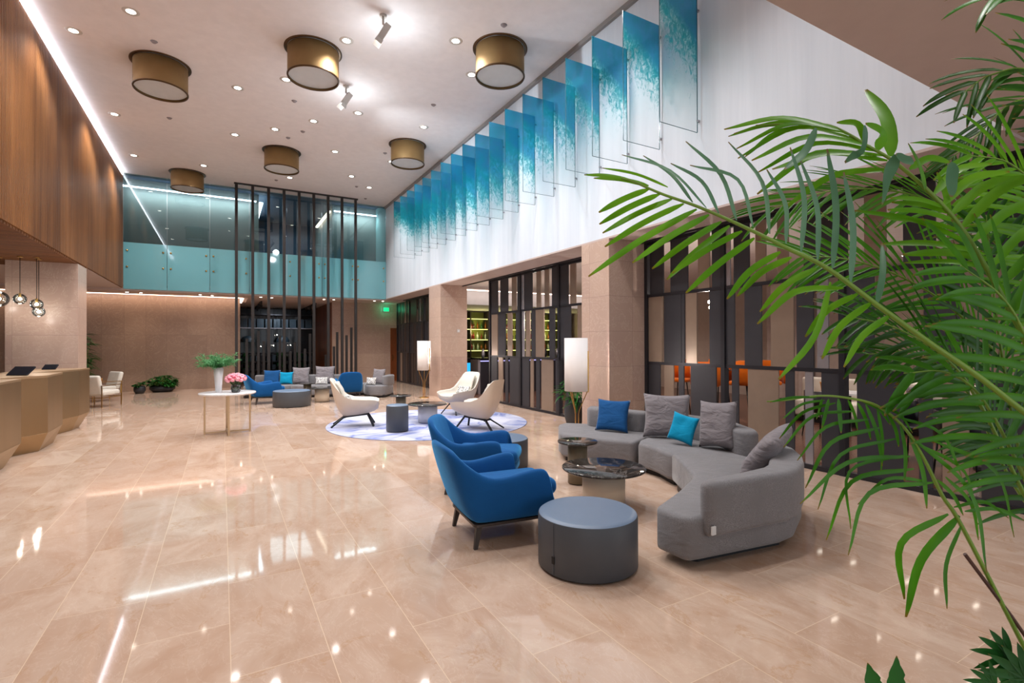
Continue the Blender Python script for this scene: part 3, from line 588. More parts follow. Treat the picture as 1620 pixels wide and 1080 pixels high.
# ------------------------------------------------------------ soft furniture builders
def rrect(x0, y0, x1, y1, r, n=5):
    out = []
    for cx, cy, a in ((x1-r,y1-r,0),(x0+r,y1-r,90),(x0+r,y0+r,180),(x1-r,y0+r,270)):
        for k in range(n+1): t = R(a+90*k/n); out.append((cx+r*math.cos(t), cy+r*math.sin(t)))
    return out
def soft(poly, z0, z1, e=.05, M=None, n=4, puff=0, mb=None):
    """a cushion-like slab: rounded top and bottom edges"""
    mb = mb or MB(); cx = sum(p[0] for p in poly)/len(poly); cy = sum(p[1] for p in poly)/len(poly); L = []
    def ring(ins, z): 
        out = []; N = len(poly)
        for i in range(N):
            a = Vector(poly[i-1]); b = Vector(poly[i]); c = Vector(poly[(i+1)%N])
            d1 = (b-a); d2 = (c-b)
            d1 = d1.normalized() if d1.length > 1e-6 else d2.normalized(); d2 = d2.normalized() if d2.length > 1e-6 else d1
            nn = Vector((-(d1.y+d2.y), d1.x+d2.x)); nn = nn.normalized() if nn.length > 1e-6 else Vector((0,0))
            out.append((b.x+nn.x*ins, b.y+nn.y*ins, z))
        return out
    for k in range(n+1): t = PI/2*k/n; L.append(ring(e*(1-math.sin(t)), z0+e*(1-math.cos(t))))
    for k in range(n+1): t = PI/2*k/n; L.append(ring(e*(1-math.cos(t)), z1-e+e*math.sin(t)))
    m = len(L); N = len(poly)
    vs = [p for r in L for p in r]; fs = [(j*N+k, j*N+(k+1)%N, (j+1)*N+(k+1)%N, (j+1)*N+k) for j in range(m-1) for k in range(N)]
    o = len(vs); vs.append((cx,cy,z1+puff)); last = (m-1)*N
    if puff:
        for k in range(N): fs.append((last+k, last+(k+1)%N, o))
    else: fs.append(tuple(last+k for k in range(N)))
    fs.append(tuple(reversed(range(N))))
    mb.add(vs, fs, True, M); return mb
def cushion_mesh(w, h, t, seed=0, n=16, wr=.012):
    """square scatter cushion standing in XZ, pinched corners, wrinkled"""
    mb = MB(); rn = Vector((seed*3.1, seed*1.7, 0))
    for s_ in (1, -1):
        G = []
        for i in range(n+1):
            r_ = []
            for j in range(n+1):
                u = -1+2*i/n; v = -1+2*j/n
                pinch = 1-.10*(1-abs(u)**2)*(abs(v)**4)-.0
                pinch2 = 1-.10*(1-abs(v)**2)*(abs(u)**4)
                x = u*w/2*pinch2; z = v*h/2*pinch
                e = max(0, (1-u**4)*(1-v**4))**.5
                wrn = noise.noise(Vector((x*7, s_*2, z*7))+rn)*wr+noise.noise(Vector((x*20, s_*2, z*9))+rn)*wr*.45
                y = s_*(t/2*e*(.93+.1*v*-1)+wrn*e)
                r_.append((x, y, z+h/2))
            G.append(r_)
        mb.grid(G if s_ > 0 else [list(reversed(g)) for g in G])
    return mb
def cushion(label, loc, rz, tilt, w, h, t, mat, seed=0, group=None, roll=0):
    """tilt leans the top backwards (local +y)"""
    mb = cushion_mesh(w, h, t, seed)
    M_ = Matrix.Translation((0,0,.0))@Matrix.Rotation(-tilt,4,'X')@Matrix.Rotation(roll,4,'Y')
    mb.v = [tuple(M_@Vector(p)) for p in mb.v]; zm = min(p[2] for p in mb.v); mb.v = [(p[0],p[1],p[2]-zm) for p in mb.v]
    o = mb.build('cushion', mat, weld=True); o.location = loc; o.rotation_euler = (0,0,rz)
    return tag(o, label, 'cushion', group)

def armchair(label, loc, rz, group):
    t = thing('armchair', label, 'armchair', loc, rz, group)
    # shell ring: half profile from arm front to middle of the back, then mirrored
    H = [ # x_bottom,y_bottom, x_top,y_top, top z
     (.40,.35, .355,.375,.42),(.395,.355,.36,.385,.50),(.37,.36,.345,.39,.565),(.33,.362,.31,.392,.605),(.26,.363,.24,.392,.615),(.15,.362,.12,.39,.60),(.02,.36,-.02,.385,.572),(-.10,.356,-.15,.378,.565),
     (-.18,.352,-.25,.368,.60),(-.235,.345,-.35,.352,.67),(-.275,.332,-.425,.335,.735),(-.305,.305,-.485,.305,.785),(-.32,.26,-.525,.255,.812),(-.325,.17,-.548,.165,.825),(-.328,.0,-.555,.0,.83)]
    full = [h for h in H]+[(a,-b,c,-d,e) for a,b,c,d,e in reversed(H[:-1])]
    G = []
    N = len(full)
    for i, (xb, yb, xt, yt, zt) in enumerate(full):
        a = full[max(i-1,0)]; b = full[min(i+1,N-1)]
        d_ = Vector((b[2]-a[2], b[3]-a[3])); nrm = Vector((d_.y, -d_.x)).normalized()
        if nrm.dot(Vector((-xt*.9+.05, -yt))) < 0: nrm = -nrm
        th = .085 if i not in (0, N-1) else .07
        def pt(f, z, ins): return (lerp(xb, xt, f)+nrm.x*ins, lerp(yb, yt, f)+nrm.y*ins, z)
        z0 = .2; dz = zt-z0; bul = -.012
        G.append([pt(0,z0,0), pt(.3,z0+dz*.3,bul), pt(.6,z0+dz*.6,bul), pt(.9,zt-.05,0), pt(.97,zt-.015,.015), pt(1,zt,th*.5), pt(.97,zt-.015,th-.015), pt(.9,zt-.05,th), pt(.55,z0+dz*.55,th+.02), pt(.2,z0+.14,th+.03), pt(0,z0,th+.02)])
    mb = MB(); mb.grid(G, closev=True)
    n_ = len(G[0]); mb.f.append(list(range(n_))); mb.sm.append(True); o_ = (N-1)*n_; mb.f.append([o_+k for k in reversed(range(n_))]); mb.sm.append(True)
    mb.build('shell', 'velvet', t, subsurf=1, weld=True)
    soft(rrect(-.27,-.27,.475,.27,.07), .20, .335, .05).build('seat_base', 'velvet', t)
    soft(rrect(-.24,-.265,.50,.265,.08), .33, .475, .065, puff=.025).build('seat_cushion', 'velvet', t)
    MB().prism(rrect(-.30,-.325,.385,.325,.05), .178, .202).build('base_frame', 'legd', t, bevel=.004)
    for sx_, sy_ in ((-.25,.27),(-.25,-.27),(.33,.27),(.33,-.27)):
        k = 1.0; ox = -.035 if sx_ < 0 else .03; oy = .02 if sy_ > 0 else -.02
        a = [(sx_-.025,sy_-.02),(sx_+.025,sy_-.02),(sx_+.025,sy_+.02),(sx_-.025,sy_+.02)]
        b = [((p[0]-sx_)*.6+sx_+ox, (p[1]-sy_)*.7+sy_+oy) for p in a]
        MB().prism(b, 0, .178, top=a).build('leg', 'legd', t)
    return t
A1 = armchair('blue velvet armchair beside the nearest slate pouf, turned to the grey sofa', (2.08,3.96,0), R(-6), 'blue velvet armchairs')
dup(A1, (2.53,5.27,0), R(-37), 'blue velvet armchair tucked behind the nearer blue armchair')
dup(A1, (1.02,15.85,0), R(12), 'blue velvet armchair beside the marble flower table in the far lounge')
dup(A1, (3.36,15.95,0), R(86), 'blue velvet armchair seen from behind in front of the far sofa')

def lounge(label, loc, rz, group):
    t = thing('lounge_chair', label, 'lounge chair', loc, rz, group)
    rim = [(.46,.27,.50),(.40,.325,.525),(.28,.345,.54),(.12,.345,.545),(-.04,.34,.555),(-.17,.335,.60),(-.27,.32,.69),(-.36,.295,.80),(-.43,.265,.90),(-.465,.22,.945),(-.475,.14,.955),(-.478,0,.958)]
    sp = [(.44,0,.33),(.38,0,.29),(.26,0,.245),(.12,0,.215),(0,0,.20),(-.07,0,.19),(-.12,0,.18),(-.15,0,.175),(-.17,0,.175),(-.18,0,.175),(-.185,0,.176),(-.187,0,.178)]
    si = [(.43,0,.415),(.37,0,.415),(.26,0,.41),(.12,0,.40),(0,0,.39),(-.07,0,.385),(-.12,0,.385),(-.16,0,.39),(-.19,0,.40),(-.205,0,.41),(-.215,0,.415),(-.22,0,.42)]
    fr = []
    for s_ in (1, -1):
        Go, Gi = [], []
        for k in range(len(rim)):
            r_ = rim[k]; a, b = sp[k], si[k]
            tt = k/(len(rim)-1)
            co = (lerp(r_[0], a[0], .35), r_[1]*.98, lerp(a[2], r_[2], .12)); ci = (lerp(r_[0], b[0], .55), r_[1]*.82, b[2]-.0+.02)
            f_ = lambda p: (p[0], p[1]*s_, p[2])
            Go.append([f_(bez(r_, co, a, q/8)) for q in range(9)])
            ri = (r_[0]+(.03 if k > 6 else 0), r_[1]-.028 if k < 10 else r_[1]*.85, r_[2]-.004)
            Gi.append([f_(bez(ri, ci, b, q/8)) for q in range(9)])
        fr.append((Go, Gi))
    mb = MB(); mi = MB()
    for Go, Gi in fr:
        mb.grid(Go)
        mi.grid(Gi); mi.grid([[a[0], b[0]] for a, b in zip(Go, Gi)])
        mb.grid([Go[0], Gi[0]])
    mb.build('outer_shell', 'shellw', t, weld=True); mi.build('inner_lining', 'white', t, weld=True)
    soft(rrect(-.19,-.25,.44,.25,.06), .395, .455, .028, puff=.01).build('seat_pad', 'white', t)
    bk = MB(); G = []
    for i in range(9):
        z = .47+.40*i/8; xx = lerp(-.205,-.40,i/8); wv = lerp(.20,.20,i/8); row = []
        for j in range(13): v = -1+2*j/12; row.append((xx+.05*abs(v)**2.5+.018*(1-abs(v)**6)*(1-(2*i/8-1)**6)+.006*math.sin(i*1.5), v*wv, z))
        G.append(row)
    bk.grid(G); ob = bk.build('back_pad', 'white', t); md = ob.modifiers.new('s','SOLIDIFY'); md.thickness = .03; md.offset = -1
    fm = MB()
    for s_ in (1, -1):
        fm.bar((-.24,.08*s_,.185), (.26,.08*s_,.235), .035, .03); 
    fm.bar((-.2,-.1,.18), (-.2,.1,.18), .03); fm.build('base_rail', 'black', t)
    for sx_ in (-1, 1):
        for s_ in (1, -1):
            a = (-.22,.09*s_,.185) if sx_ < 0 else (.24,.09*s_,.235); b = (-.44,.24*s_,.012) if sx_ < 0 else (.36,.24*s_,.012)
            MB().bar(a, b, .035, .026).build('leg', 'black', t)
    return t
W1 = lounge('white shell lounge chair on the left edge of the swirled rug', (2.33,10.46,.012), R(-16), 'white shell lounge chairs')
dup(W1, (4.28,8.85,.012), R(124), 'white shell lounge chair nearest the slatted divider, its back to the camera side')
dup(W1, (4.86,11.05,.012), R(203), 'white shell lounge chair in front of the far pillar, facing the camera')
def lumbar(label, P0, rz, local, group='zigzag print lumbar pillows', w=.38, h=.2, tilt=.5):
    c, s_ = math.cos(rz), math.sin(rz); x = P0[0]+c*local[0]-s_*local[1]; y = P0[1]+s_*local[0]+c*local[1]
    return cushion(label, (x, y, P0[2]+local[2]), rz+PI/2, tilt, w, h, .09, 'pat', 5, group)
lumbar('black and white zigzag pillow on the rug\'s left white chair', (2.33,10.46,0), R(-16), (-.08,0,.46))
lumbar('black and white zigzag pillow on the white chair with its back to the camera side', (4.28,8.85,0), R(124), (-.08,0,.46))
lumbar('black and white zigzag pillow on the white chair facing the camera', (4.86,11.05,0), R(203), (-.08,0,.46))

def pouf(label, loc, r, h, group='slate blue poufs', seam=0.):
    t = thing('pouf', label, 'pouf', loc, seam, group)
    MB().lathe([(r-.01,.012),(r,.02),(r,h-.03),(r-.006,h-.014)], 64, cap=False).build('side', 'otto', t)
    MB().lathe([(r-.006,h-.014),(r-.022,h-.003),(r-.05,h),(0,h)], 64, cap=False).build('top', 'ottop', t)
    MB().lathe([(r-.03,0),(r-.03,.015)], 48).build('base_disc', 'black', t)
    Box((r-.002,-.004,.02), (r+.003,.004,h-.02), 'seam', 'otto', t)
    Box((r,-.012,.1), (r+.006,.012,.15), 'zip_pull', 'black', t)
    return t
pouf('large round slate blue pouf in front, nearest to the camera', (2.385,3.05,0), .37, .40, seam=R(192))
pouf('round slate blue pouf just behind the two blue armchairs', (3.27,6.06,0), .37, .39, seam=R(20))
pouf('narrow tall slate blue pouf standing on the rug', (2.86,9.38,.012), .205, .50, seam=R(100))
pouf('wide slate blue pouf before the far lounge sofa', (1.62,14.75,0), .47, .42, seam=R(100))

def ctable(label, loc, r, h, pr_, pm, top='ctop', group='round pedestal tables'):
    t = thing('side_table', label, 'table', loc, 0, group)
    MB().lathe([(r-.006,h-.022),(r,h-.016),(r,h-.005),(r-.005,h),(0,h)], 64).build('table_top', top, t)
    MB().lathe([(pr_,0.01),(pr_,h-.022)], 48).build('pedestal', pm, t)
    MB().lathe([(pr_-.01,0),(pr_-.01,.01)], 32).build('foot', 'black', t)
    return t
ctable('round dark stone table on a thick cream pedestal, beside the nearest sofa', (3.36,4.03,0), .42, .40, .215, 'cream')
ctable('small taller dark stone table on an olive pedestal by the sofa end', (3.65,4.85,0), .235, .50, .115, 'olive')
ctable('small taller dark table at the back of the swirled rug', (3.45,11.05,.012), .235, .50, .11, 'olive')
ctable('low dark topped table on a thick pale pedestal, centre of the rug', (3.74,10.14,.012), .41, .39, .2, 'vase')
ctable('low dark topped table on a pale pedestal before the far sofa', (2.5,15.45,0), .40, .40, .2, 'cream')
ctable('small taller table on a brown pedestal before the far sofa', (2.18,16.0,0), .22, .50, .11, 'olive')

t = tag(MB().lathe([(2.04,0),(2.05,.006),(2.04,.012),(0,.012)], 96).build('rug', 'rug'), 'round pale rug with violet blue swirls under the white chairs', 'rug'); t.location = (3.78,10.15,0)

# marble flower table
t = thing('entrance_table', 'round white marble table on slim brass legs, with flowers', 'table', (.09,10.88,0))
MB().lathe([(.455,.725),(.475,.735),(.475,.752),(.47,.76),(0,.76)], 64).build('table_top', 'wtop', t)
for k in range(4):
    a = R(-88+90*k); x, y = .37*math.cos(a), .37*math.sin(a)
    MB().box((x-.016,y-.016,0), (x+.016,y+.016,.725)).build('leg', 'bronzet', t)
MB().bar((.37*math.cos(R(-88)),.37*math.sin(R(-88)),.03), (.37*math.cos(R(92)),.37*math.sin(R(92)),.03), .025).bar((.37*math.cos(R(2)),.37*math.sin(R(2)),.03), (.37*math.cos(R(182)),.37*math.sin(R(182)),.03), .025).build('cross_stretcher', 'bronzet', t)
v = thing('vase', 'tall tapered white vase of feathery ferns on the marble table', 'vase', (-.06,10.95,.76))
MB().lathe([(.045,0),(.05,.01),(.085,.46),(.08,.46),(.045,.05)], 24).build('vase_body', 'vase', v)
f = MB(); random.seed(11)
for k in range(46):
    a = random.uniform(0, 2*PI); L_ = random.uniform(.15,.42); dr = random.uniform(.05,.28); pts = [(0,0,.4)]
    for q in range(1, 7): s_ = q/6; pts.append((math.cos(a)*L_*s_, math.sin(a)*L_*s_, .42+.42*s_*(1-.2*s_)*random.uniform(.8,1.1)-dr*s_*s_))
    f.tube(pts, .004, 4)
    for q in range(2, 7):
        p = Vector(pts[q]); d_ = (Vector(pts[q])-Vector(pts[q-1])).normalized()
        for s_ in range(8):
            w_ = Vector((random.uniform(-1,1), random.uniform(-1,1), random.uniform(-.6,.5))).normalized()*.07
            f.tube([p-d_*.06*s_/8, p+w_-d_*.02], .0035, 3, cap=False)
f.build('fern_fronds', 'fern', v)
b = thing('flower_bouquet', 'round bouquet of pink roses in a clear glass bowl on the marble table', 'bouquet', (.22,10.70,.76))
MB().lathe([(.05,0),(.075,.02),(.085,.09),(.07,.15),(.068,.15),(.08,.09),(.07,.02)], 24).build('glass_bowl', 'glassc', b)
s_ = MB()
for k in range(26): a = 2*PI*k/26; s_.tube([(.03*math.cos(a),.03*math.sin(a),.01), (.05*math.cos(a+.5),.05*math.sin(a+.5),.12), (.1*math.cos(a),.1*math.sin(a),.2)], .004, 4)
s_.build('stems', 'shrub', b)
for k in range(34):
    z_ = 1-(k+.5)/34*1.15; rr = math.sqrt(max(0,1-z_*z_)); a = k*2.399
    c = Vector((.155*rr*math.cos(a), .155*rr*math.sin(a), .235+.1*z_)); q = MB(); rd = .036
    q.ball(c, (rd,rd,rd*.85), 8, 6)
    for j in range(5):
        aj = j*2*PI/5+k; q.ball(c+Vector((.018*math.cos(aj),.018*math.sin(aj),.006)), (.022,.022,.026), 6, 4)
    q.build('rose', 'petal', b)

# floor lamps
def flamp(label, loc, rz):
    t = thing('floor_lamp', label, 'floor lamp', loc, rz, 'brass tripod floor lamps')
    r = .2; z0, z1 = .84, 1.74
    mb = MB(); G = []
    for z in (z0, z1):
        G.append([(r*math.cos(R(a)), r*math.sin(R(a)), z) for a in range(-160, 161, 8)])
    mb.grid(G); ob = mb.build('lamp_shade', 'sh', t); md = ob.modifiers.new('s','SOLIDIFY'); md.thickness = .004
    MB().box((-r-.012,-.012,z0-.02), (-r+.01,.012,z1-.22)).build('shade_post', 'brass', t)
    MB().lathe([(.15,0),(.15,.012),(.14,.018),(0,.018)], 32).build('base', 'brass', t)
    for k in range(3):
        a = R(60+120*k); c, s_ = math.cos(a), math.sin(a)
        MB().tube([(.03*c,.03*s_,.015), (.035*c,.035*s_,.45), (.05*c,.05*s_,.52), (.19*c,.19*s_,z0+.01), (.195*c,.195*s_,z0+.06)], .008, 8).build('leg', 'brass', t)
    MB().tube([(0,0,z0+.02),(0,0,1.15)], .008).build('stem', 'brass', t)
    MB().ball((0,0,1.24), .05, 12, 8).build('bulb', 'bulb', t)
    point('lamp_glow', (loc[0], loc[1], 1.24), 95, (1,.93,.88), .06)
flamp('white shaded brass floor lamp at the end of the near grey sofa', (5.25,7.0,0), R(140))
flamp('white shaded brass floor lamp in front of the far pillar', (5.38,14.9,0), R(128))

# ------------------------------------------------------------ near sectional sofa
def smooth_poly(pts, it=2, keep=.25):
    for _ in range(it):
        q = []
        for i in range(len(pts)):
            a = Vector(pts[i]); b = Vector(pts[(i+1)%len(pts)]); q += [tuple(a.lerp(b, keep)), tuple(a.lerp(b, 1-keep))]
        pts = q
    return pts
t = thing('sectional_sofa', 'long curved grey sectional sofa in the right foreground, seats in a bend', 'sofa', (0,0,0))
def ccw(p):
    a = sum(p[i][0]*p[(i+1)%len(p)][1]-p[(i+1)%len(p)][0]*p[i][1] for i in range(len(p)))
    return p if a > 0 else list(reversed(p))
def sm(p, k=2): return smooth_poly(ccw(p), k, .2)
SZ = .375
pA1 = [(4.13,5.93),(4.20,5.62),(4.38,5.32),(4.57,5.0),(4.62,4.93),(5.42,5.33),(5.30,5.62),(5.1,6.42),(4.72,6.78)]
pA2 = [(4.62,4.92),(4.62,4.6),(4.47,4.2),(4.62,3.95),(5.0,3.52),(5.24,3.56),(5.55,3.95),(5.72,4.5),(5.66,4.95),(5.42,5.32)]
pB = [(4.50,4.2),(4.28,3.86),(3.93,3.38),(3.4,3.1),(2.9,2.88),(2.9,2.60),(2.95,2.55),(3.94,2.42),(4.55,2.70),(4.86,3.02),(5.0,3.45),(4.8,3.95)]
s1 = soft(sm(pA1,1), .065, SZ, .045).build('seat_section', 'grey', t); s2 = soft(sm(pA2,1), .065, SZ, .045).build('seat_section', 'grey', t); s3 = soft(smooth_poly(ccw(pB),1,.12), .065, SZ+.012, .045).build('seat_section', 'grey', t)
for p, nm in ((pA1,0),(pA2,0),(pB,0)):
    cx = sum(q[0] for q in p)/len(p); cy = sum(q[1] for q in p)/len(p)
    MB().prism(ccw([(cx+(q[0]-cx)*.84, cy+(q[1]-cy)*.84) for q in p]), 0, .075).build('plinth', 'black', t)
def back(inner, outer, z0=.20, z1=.64):
    return soft(sm(inner+list(reversed(outer)), 1), z0, z1, .05).build('backrest', 'grey', t)
back([(4.90,6.28),(5.02,5.9),(5.2,5.38)], [(5.12,6.46),(5.27,5.98),(5.45,5.44)], .34, .66)
back([(5.22,5.30),(5.40,4.8),(5.40,4.35),(5.06,3.70)], [(5.47,5.36),(5.68,4.85),(5.66,4.25),(5.28,3.58)], .34, .66)
back([(3.06,2.60),(3.5,2.60),(3.92,2.62),(4.35,2.88),(4.72,3.15)], [(3.04,2.47),(3.5,2.43),(3.95,2.38),(4.5,2.64),(4.88,3.0)], .24, .64)
tg = MB().box((3.05,2.462,.27), (3.09,2.475,.33)).build('care_tag', 'tagw', t)
def cush(label, x, y, face, tilt, w, h, th, mat, seed, z=SZ+.003, roll=0, group='scatter cushions on the near grey sofa'):
    # face: direction (deg) the cushion faces; local -y faces viewer
    return cushion(label, (x, y, z), R(face)+PI/2, tilt, w, h, th, mat, seed, group, roll)
cush('denim blue square cushion at the lamp end of the near sofa', 4.86,5.66, 208, .28, .50,.47,.13,'bluec',1)
cush('large light grey cushion behind the turquoise one on the near sofa', 5.17,4.90, 222, .26, .62,.60,.20,'greyc',2)
cush('small turquoise cushion leaning on the big grey cushions of the near sofa', 4.96,4.50, 200, .25, .34,.36,.11,'turq',3, roll=.2)
cush('upright dark grey cushion right of the turquoise cushion on the near sofa', 5.12,4.06, 192, .18, .46,.57,.22,'greyc',4, roll=-.06)
cush('grey cushion slumped in the near corner of the grey sofa', 4.40,3.10, 114, .62, .60,.50,.20,'greyc',6, z=SZ+.016, roll=.22)

# ------------------------------------------------------------ far sofa
A_, B_ = Vector((.9,18.5)), Vector((3.5,17.35)); dr = (B_-A_).normalized(); nf = Vector((dr.y, -dr.x))   # nf towards the camera
def fp(s, o): q = A_+dr*s+nf*o; return (q.x, q.y)
Lf = (B_-A_).length
t = thing('sectional_sofa', 'grey sectional sofa of the far lounge before the rod screen', 'sofa', (0,0,0))
far = [[fp(.01,0),fp(1.38,0),fp(1.38,1.0),fp(.01,1.05)], [fp(1.40,0),fp(Lf-.01,0),fp(Lf-.01,.92),fp(1.40,1.0)], [(3.08,16.56),(3.80,16.60),(4.42,16.72),(4.62,17.15),(3.52,17.36)], [(3.88,15.76),(4.34,15.5),(4.9,16.3),(4.44,16.70),(3.92,16.58)]]
for p in far:
    soft(sm(p,1), .06, .37, .04).build('seat_section', 'grey', t)
    cx = sum(q[0] for q in p)/len(p); cy = sum(q[1] for q in p)/len(p)
    MB().prism(ccw([(cx+(q[0]-cx)*.9, cy+(q[1]-cy)*.9) for q in p]), 0, .07).build('plinth', 'black', t)
for a, b in ((.1,1.3),(1.45,2.8)): soft(sm([fp(a,0),fp(b,0),fp(b,.24),fp(a,.24)],1), .33, .66, .05).build('backrest', 'grey', t)
soft(sm([(4.30,15.78),(4.42,15.62),(4.92,16.3),(4.72,16.5),(4.6,16.3)],1), .33, .66, .05).build('backrest', 'grey', t)
fa = math.degrees(math.atan2(nf.y, nf.x))
for s_, o_, w_, h_, mt, L in ((.66,.36,.52,.46,'bluec','denim blue cushion at the left of the far sofa'), (1.12,.4,.42,.4,'turq','turquoise cushion beside the blue one on the far sofa'), (1.56,.36,.55,.55,'greyc','grey cushion between the turquoise one and the big grey one, far sofa'), (2.3,.34,.62,.58,'greyc','large grey cushion behind a zigzag pillow on the far sofa')):
    x, y = fp(s_, o_); cushion(L, (x, y, .373), R(fa)+PI/2, .22, w_, h_, .14, mt, s_*3, 'cushions on the far sofa')
cushion('grey cushion against the right arm of the far sofa', (4.28,16.1,.373), R(215)+PI/2, .2, .48, .5, .14, 'greyc', 9, 'cushions on the far sofa')
x, y = fp(2.28, .62); cushion('zigzag print pillow before the large grey cushion, far sofa', (x, y, .373), R(fa)+PI/2, .3, .40, .24, .1, 'pat', 2, 'cushions on the far sofa')
cushion('zigzag print pillow behind the rear view blue armchair, far sofa', (4.02,15.95,.373), R(225)+PI/2, .2, .34, .24, .1, 'pat', 3, 'cushions on the far sofa')

# ------------------------------------------------------------ gold framed white armchairs, far left
def gchair(label, loc, rz):
    t = thing('metal_frame_armchair', label, 'armchair', loc, rz, 'white gold framed armchairs')
    soft(rrect(-.3,-.32,.34,.32,.05), .30, .44, .05).build('seat', 'white', t)
    mb = soft(rrect(-.06,-.32,.06,.32,.05), 0, .52, .05, Matrix.Translation((-.31,0,.34))@Matrix.Rotation(R(-14),4,'Y')); mb.build('backrest', 'white', t)
    for s_ in (1,-1):
        y = .35*s_
        f = MB(); f.bar((.32,y,.006),(.32,y,.58),.018); f.bar((.33,y,.575),(-.42,y,.575),.018); f.bar((-.4,y,.575),(-.4,y,.006),.018); f.bar((-.4,y,.26),(.32,y,.26),.018)
        f.build('side_frame', 'brass', t)
    MB().bar((.3,-.35,.26),(.3,.35,.26),.018).bar((-.38,-.35,.26),(-.38,.35,.26),.018).build('cross_bar', 'brass', t)
    return t
g1 = gchair('white gold framed armchair half hidden behind the last bronze counter', (-2.86,17.3,0), R(64))
dup(g1, (-3.12,18.95,0), R(212), 'white gold framed armchair farther back, holding a tan cushion')
cushion('small tan cushion on the farther gold framed armchair', (-3.2,18.88,.443), R(212)+PI/2, .4, .32,.26,.1,'tan',2)

# ------------------------------------------------------------ plants
def leaf_blade(mb, base, d, up, L, W, bend=.3, seg=6, fold=.25, along=None, profile=None):
    d = Vector(d).normalized(); up = Vector(up); s_ = d.cross(up); s_ = s_.normalized() if s_.length > 1e-4 else Vector((1,0,0)); nn = s_.cross(d).normalized()
    vs = []; p = Vector(base); dd = d.copy(); att = []
    for k in range(seg+1):
        f = k/seg; w_ = W*(profile(f) if profile else math.sin(PI*min(1, f*.92+.08))**.8)
        vs += [p-s_*w_/2+nn*w_*fold, p.copy(), p+s_*w_/2+nn*w_*fold]; att += [f]*3
        dd = (dd+Vector((0,0,-1))*bend/seg).normalized(); p = p+dd*L/seg
    fs = []
    for k in range(seg): o = k*3; fs += [(o,o+3,o+4,o+1), (o+1,o+4,o+5,o+2)]
    mb.add(vs, fs, True)
    if mb.attr is None: mb.attr = []
    mb.attr += att
def bushy(name, label, loc, r, h, pot, n, seed, cat='potted plant', pot_h=.25, pot_r=.2, leafL=.14, leafW=.05, mat='shrub', potmat='pot'):
    random.seed(seed); t = thing(name, label, cat, loc)
    MB().lathe([(pot_r*.7,0),(pot_r,pot_h*.4),(pot_r,pot_h*.75),(pot_r*.8,pot_h),(pot_r*.7,pot_h),(pot_r*.7,pot_h*.85),(0,pot_h*.85)], 28).build('pot', potmat, t)
    st = MB(); lf = MB()
    for k in range(n):
        a = random.uniform(0, 2*PI); e = random.uniform(.05, 1); rr = r*math.sqrt(random.random()); z = pot_h*.85+(h-pot_h)*e*math.sqrt(max(.05, 1-(rr/r)**2*.8))
        tip = Vector((rr*math.cos(a), rr*math.sin(a), z)); st.tube([(tip.x*.2,tip.y*.2,pot_h*.8), (tip.x*.6,tip.y*.6,(pot_h*.8+z)/2+.02), tip], .004, 4)
        for q in range(4):
            b_ = a+random.uniform(-1.6,1.6); leaf_blade(lf, tip, (math.cos(b_), math.sin(b_), random.uniform(-.1,.6)), (0,0,1), leafL*random.uniform(.7,1.2), leafW, .8, 5)
    st.build('stems', 'stem', t); lf.build('leaves', mat, t)
    return t
bushy('potted_plant', 'small plant in a round black pot before the brown back wall', (-2.42,21.15,0), .16, .46, 1, 22, 3, pot_h=.26, pot_r=.17)
bushy('potted_plant', 'wide bushy dark green plant in a low black planter by the back wall', (-1.82,21.6,0), .40, .62, 1, 120, 4, pot_h=.22, pot_r=.38, leafL=.17, leafW=.06)
bushy('potted_plant', 'tall leafy plant showing behind the left stone pillar', (-4.0,21.3,0), .3, 2.3, 1, 70, 5, pot_h=.5, pot_r=.22, leafL=.35, leafW=.05)
bushy('potted_plant', 'spiky plant in a tall charcoal planter behind the near floor lamp', (6.05,8.15,0), .22, 1.05, 1, 26, 6, pot_h=.55, pot_r=.19, leafL=.3, leafW=.04, potmat='potg')

